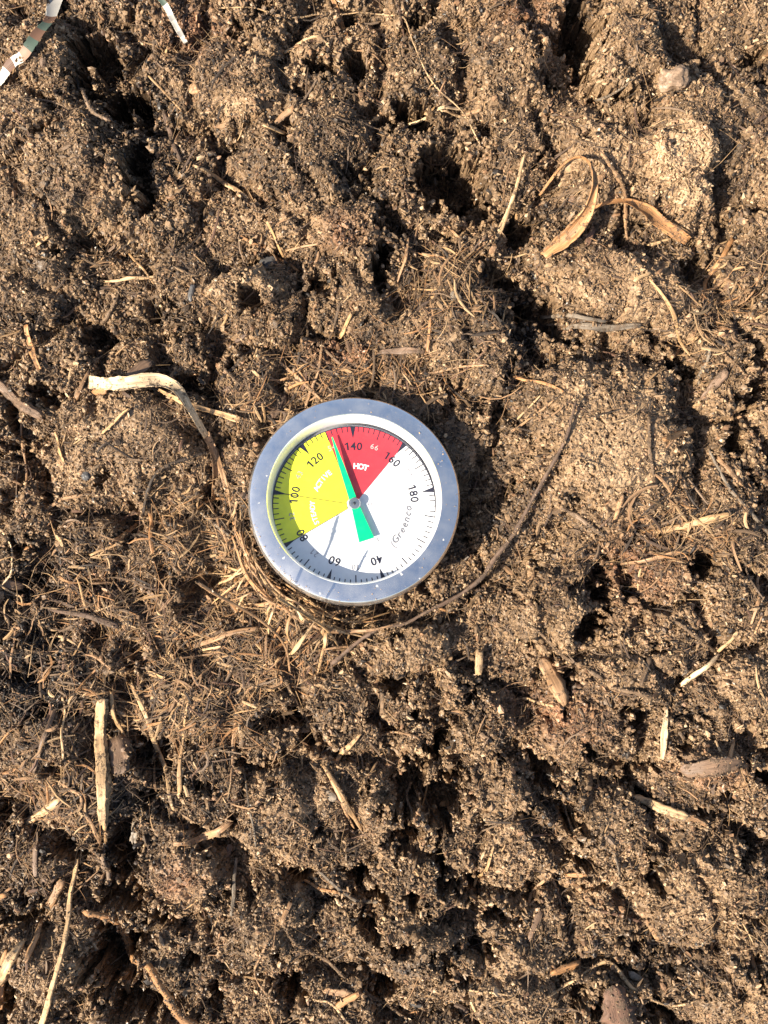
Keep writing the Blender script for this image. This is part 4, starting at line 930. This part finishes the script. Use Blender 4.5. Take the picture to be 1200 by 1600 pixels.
# ---------------------------------------------------------------- fine litter of fibres (uncountable)
def litter(n, seed, lmin, lmax, wmin, wmax, zones=None, lift=(.1, 1.2), cols=None):
    rg = np.random.default_rng(seed); nseg = 5; sides = 4
    if zones is None:
        x = rg.uniform(-131, 131, n); y = rg.uniform(-173, 173, n)
        keep = rg.random(n) < np.clip(.6 + .9 * perlin(x / 14, y / 14, 55) - .3 * samp(DS, x, y), .08, 1); x = x[keep]; y = y[keep]
    else:
        xs = []; ys = []
        for (px, py, rx, ry, k) in zones:
            m_ = int(n * k); cx, cy = P(px, py); xs.append(cx + rg.normal(0, rx * PX * .6, m_)); ys.append(cy + rg.normal(0, ry * PX * .6, m_))
        x = np.concatenate(xs); y = np.concatenate(ys)
    ok = ~in_gauge(x, y, 31.5) & (np.abs(x) < 131) & (np.abs(y) < 173); x = x[ok]; y = y[ok]; n = len(x)
    L_ = lmin + (lmax - lmin) * rg.random(n) ** 1.8; a = rg.uniform(0, 2 * math.pi, n); bend = rg.normal(0, .8, n)
    t = np.linspace(-.5, .5, nseg)
    aa = a[:, None] + bend[:, None] * t; stepl = L_[:, None] / (nseg - 1)
    dx = np.cos(aa) * stepl; dy = np.sin(aa) * stepl
    X = x[:, None] + np.cumsum(dx, 1) - dx.sum(1)[:, None] / 2; Y = y[:, None] + np.cumsum(dy, 1) - dy.sum(1)[:, None] / 2
    G = samp(SH, X - .6, Y - .6, .30 * q); z0 = G.mean(1)[:, None] * .35 + G * .65
    Z = z0 + rg.uniform(*lift, n)[:, None] + rg.normal(0, .12, n)[:, None] * t * L_[:, None] * 3 * .6
    bad = in_gauge(X, Y, 30.8).any(1)
    Z = np.where(bad[:, None], Z - 6, Z)
    hw = (wmin + (wmax - wmin) * rg.random(n) ** 2.2) / 2; prof = np.array([.55, .95, 1, .9, .45])
    th = hw * rg.uniform(.3, .9, n)
    tx = np.cos(aa); ty = np.sin(aa)
    roll = rg.uniform(-.7, .7, n)[:, None]
    vs = np.zeros((n, nseg, sides, 3))
    for k_, (cu, cv) in enumerate(((1, 0), (0, 1), (-1, 0), (0, -1))):
        wv = cu * hw[:, None] * prof; tv = cv * th[:, None] * prof
        wv, tv = wv * np.cos(roll) - tv * np.sin(roll), wv * np.sin(roll) + tv * np.cos(roll)
        vs[:, :, k_, 0] = X + ty * wv; vs[:, :, k_, 1] = Y - tx * wv; vs[:, :, k_, 2] = Z + tv
    f = []
    for s_ in range(nseg - 1):
        for k_ in range(sides): k2 = (k_ + 1) % sides; f.append((s_ * sides + k_, s_ * sides + k2, (s_ + 1) * sides + k2, (s_ + 1) * sides + k_))
    f.append((3, 2, 1, 0)); b_ = (nseg - 1) * sides; f.append((b_, b_ + 1, b_ + 2, b_ + 3))
    f = np.array(f)[None] + (np.arange(n) * nseg * sides)[:, None, None]
    names = cols or ['straw', 'tan', 'tan', 'brown', 'soil', 'soil', 'umber', 'umber', 'dark', 'red', 'dark', 'brown', 'brown', 'dark', 'pale']
    pal = np.array([PAL[c_] for c_ in names]); ci = rg.integers(0, len(pal), n)
    col = pal[ci] * rg.uniform(.7, 1.15, n)[:, None]
    col = np.repeat(col[:, None], nseg * sides, 1).reshape(-1, 3)
    uv = np.zeros((n, nseg, sides, 3)); uv[..., 0] = (t * 5)[None, :, None] + rg.uniform(0, 50, n)[:, None, None]; uv[..., 1] = np.array([.3, 0, -.3, 0])[None, None]
    return vs.reshape(-1, 3), f.reshape(-1, 4), col, uv.reshape(-1, 3)
ZL = [(330,900,70,110,.22),(180,1000,150,130,.2),(420,620,70,50,.06),(100,1250,110,110,.12),(450,1010,70,60,.1),(700,450,70,60,.06),(330,1100,110,90,.12),(1120,470,60,60,.04),(1050,850,90,60,.05),(560,600,110,40,.06)]
B = [litter(70000, 205, .6, 3.2, .10, .42, lift=(-.1, 1.0), cols=['soil', 'soil', 'umber', 'brown', 'tan', 'dark', 'pink', 'brown']), litter(22000, 201, 1.2, 7, .10, .42), litter(2600, 202, 4, 17, .2, .8, lift=(.3, 1.6)), litter(5200, 203, 2, 13, .2, .95, ZL, (.2, 2.6)),
     litter(1300, 204, 3, 14, .2, 1.1, ZL, (.6, 3.4), ['straw', 'tan', 'pale', 'orange', 'tan', 'brown']), litter(1600, 208, 6, 24, .1, .32, ZL, (.5, 3.2), ['pale', 'tan', 'brown', 'straw', 'orange', 'umber']), litter(900, 206, 1.5, 6, .7, 2.2, None, (.0, .8), ['tan', 'brown', 'pink', 'soil', 'umber', 'straw']), litter(1500, 207, 5, 26, .08, .2, None, (.3, 2.0), ['pale', 'tan', 'brown', 'straw', 'umber'])]
v, f, c, uvv = merge(B)
link('fibre_litter', big_mesh('fibre_litter', v, f, c, uvv), M_litter, kind='stuff')

# soil stuck to the loose pieces joins the crumbs
def stuck(p, seed, r0=.10, r1=.26, tm=.05):
    rg = np.random.default_rng(seed); n = len(p); r = r0 + r1 * rg.random(n) ** 1.8
    sc = np.exp(rg.normal(0, .35, (n, 1, 3))); base = IV[None] * (1 + rg.normal(0, .17, (n, len(IV), 1)))
    vv = (base * sc) @ rotmats(n, rg) * r[:, None, None] + p[:, None]
    ff = IF[None] + (np.arange(n) * len(IV))[:, None, None]
    cc = np.repeat(soil_colour(rg.normal(tm, .5, n), np.zeros(n))[:, None], len(IV), 1)
    return vv.reshape(-1, 3), ff.reshape(-1, 3), cc.reshape(-1, 3)
A.append(stuck(np.concatenate(ADH), 404))
bpy.context.view_layer.update()
mw = np.array(THERMO.matrix_world); rg = np.random.default_rng(9)
an = np.concatenate([rg.uniform(0, 2 * math.pi, 60), rg.normal(R(228), .3, 90)]); rr_ = np.concatenate([rg.uniform(25.9, 30.6, 60), rg.uniform(29.6, 31.2, 90)])
pts_ = np.stack([rr_ * np.cos(an), rr_ * np.sin(an), 12.55 - np.clip(rr_ - 30.2, 0, 2) * .55, np.full(len(an), 1000.0)], 1) * MM
pts_ = (pts_ @ mw.T)[:, :3] / MM
A.append(stuck(pts_, 405, .05, .14, .9))
# the heap beyond the frame: sparser, coarser crumbs
rg = np.random.default_rng(77); x_ = rg.uniform(-330, 330, 150000); y_ = rg.uniform(-370, 370, 150000)
ok_ = ((np.abs(x_) > 130) | (np.abs(y_) > 172)); x_ = x_[ok_]; y_ = y_[ok_]
oh, _s, ot, orr = relief(x_, y_); fa = sstep(0, 1, (np.maximum(np.abs(x_) - 132, np.abs(y_) - 174) - 120) / 90)
oh = oh * (1 - fa) + fa * 3 * perlin(x_ / 300, y_ / 300, 3)
A.append(stuck(np.stack([x_, y_, oh + .1], 1), 406, .25, 1.3, 0))
v, f, c, _ = merge(A)
link('soil_crumbs', big_mesh('soil_crumbs', v, f, c), M_crumb, kind='stuff')
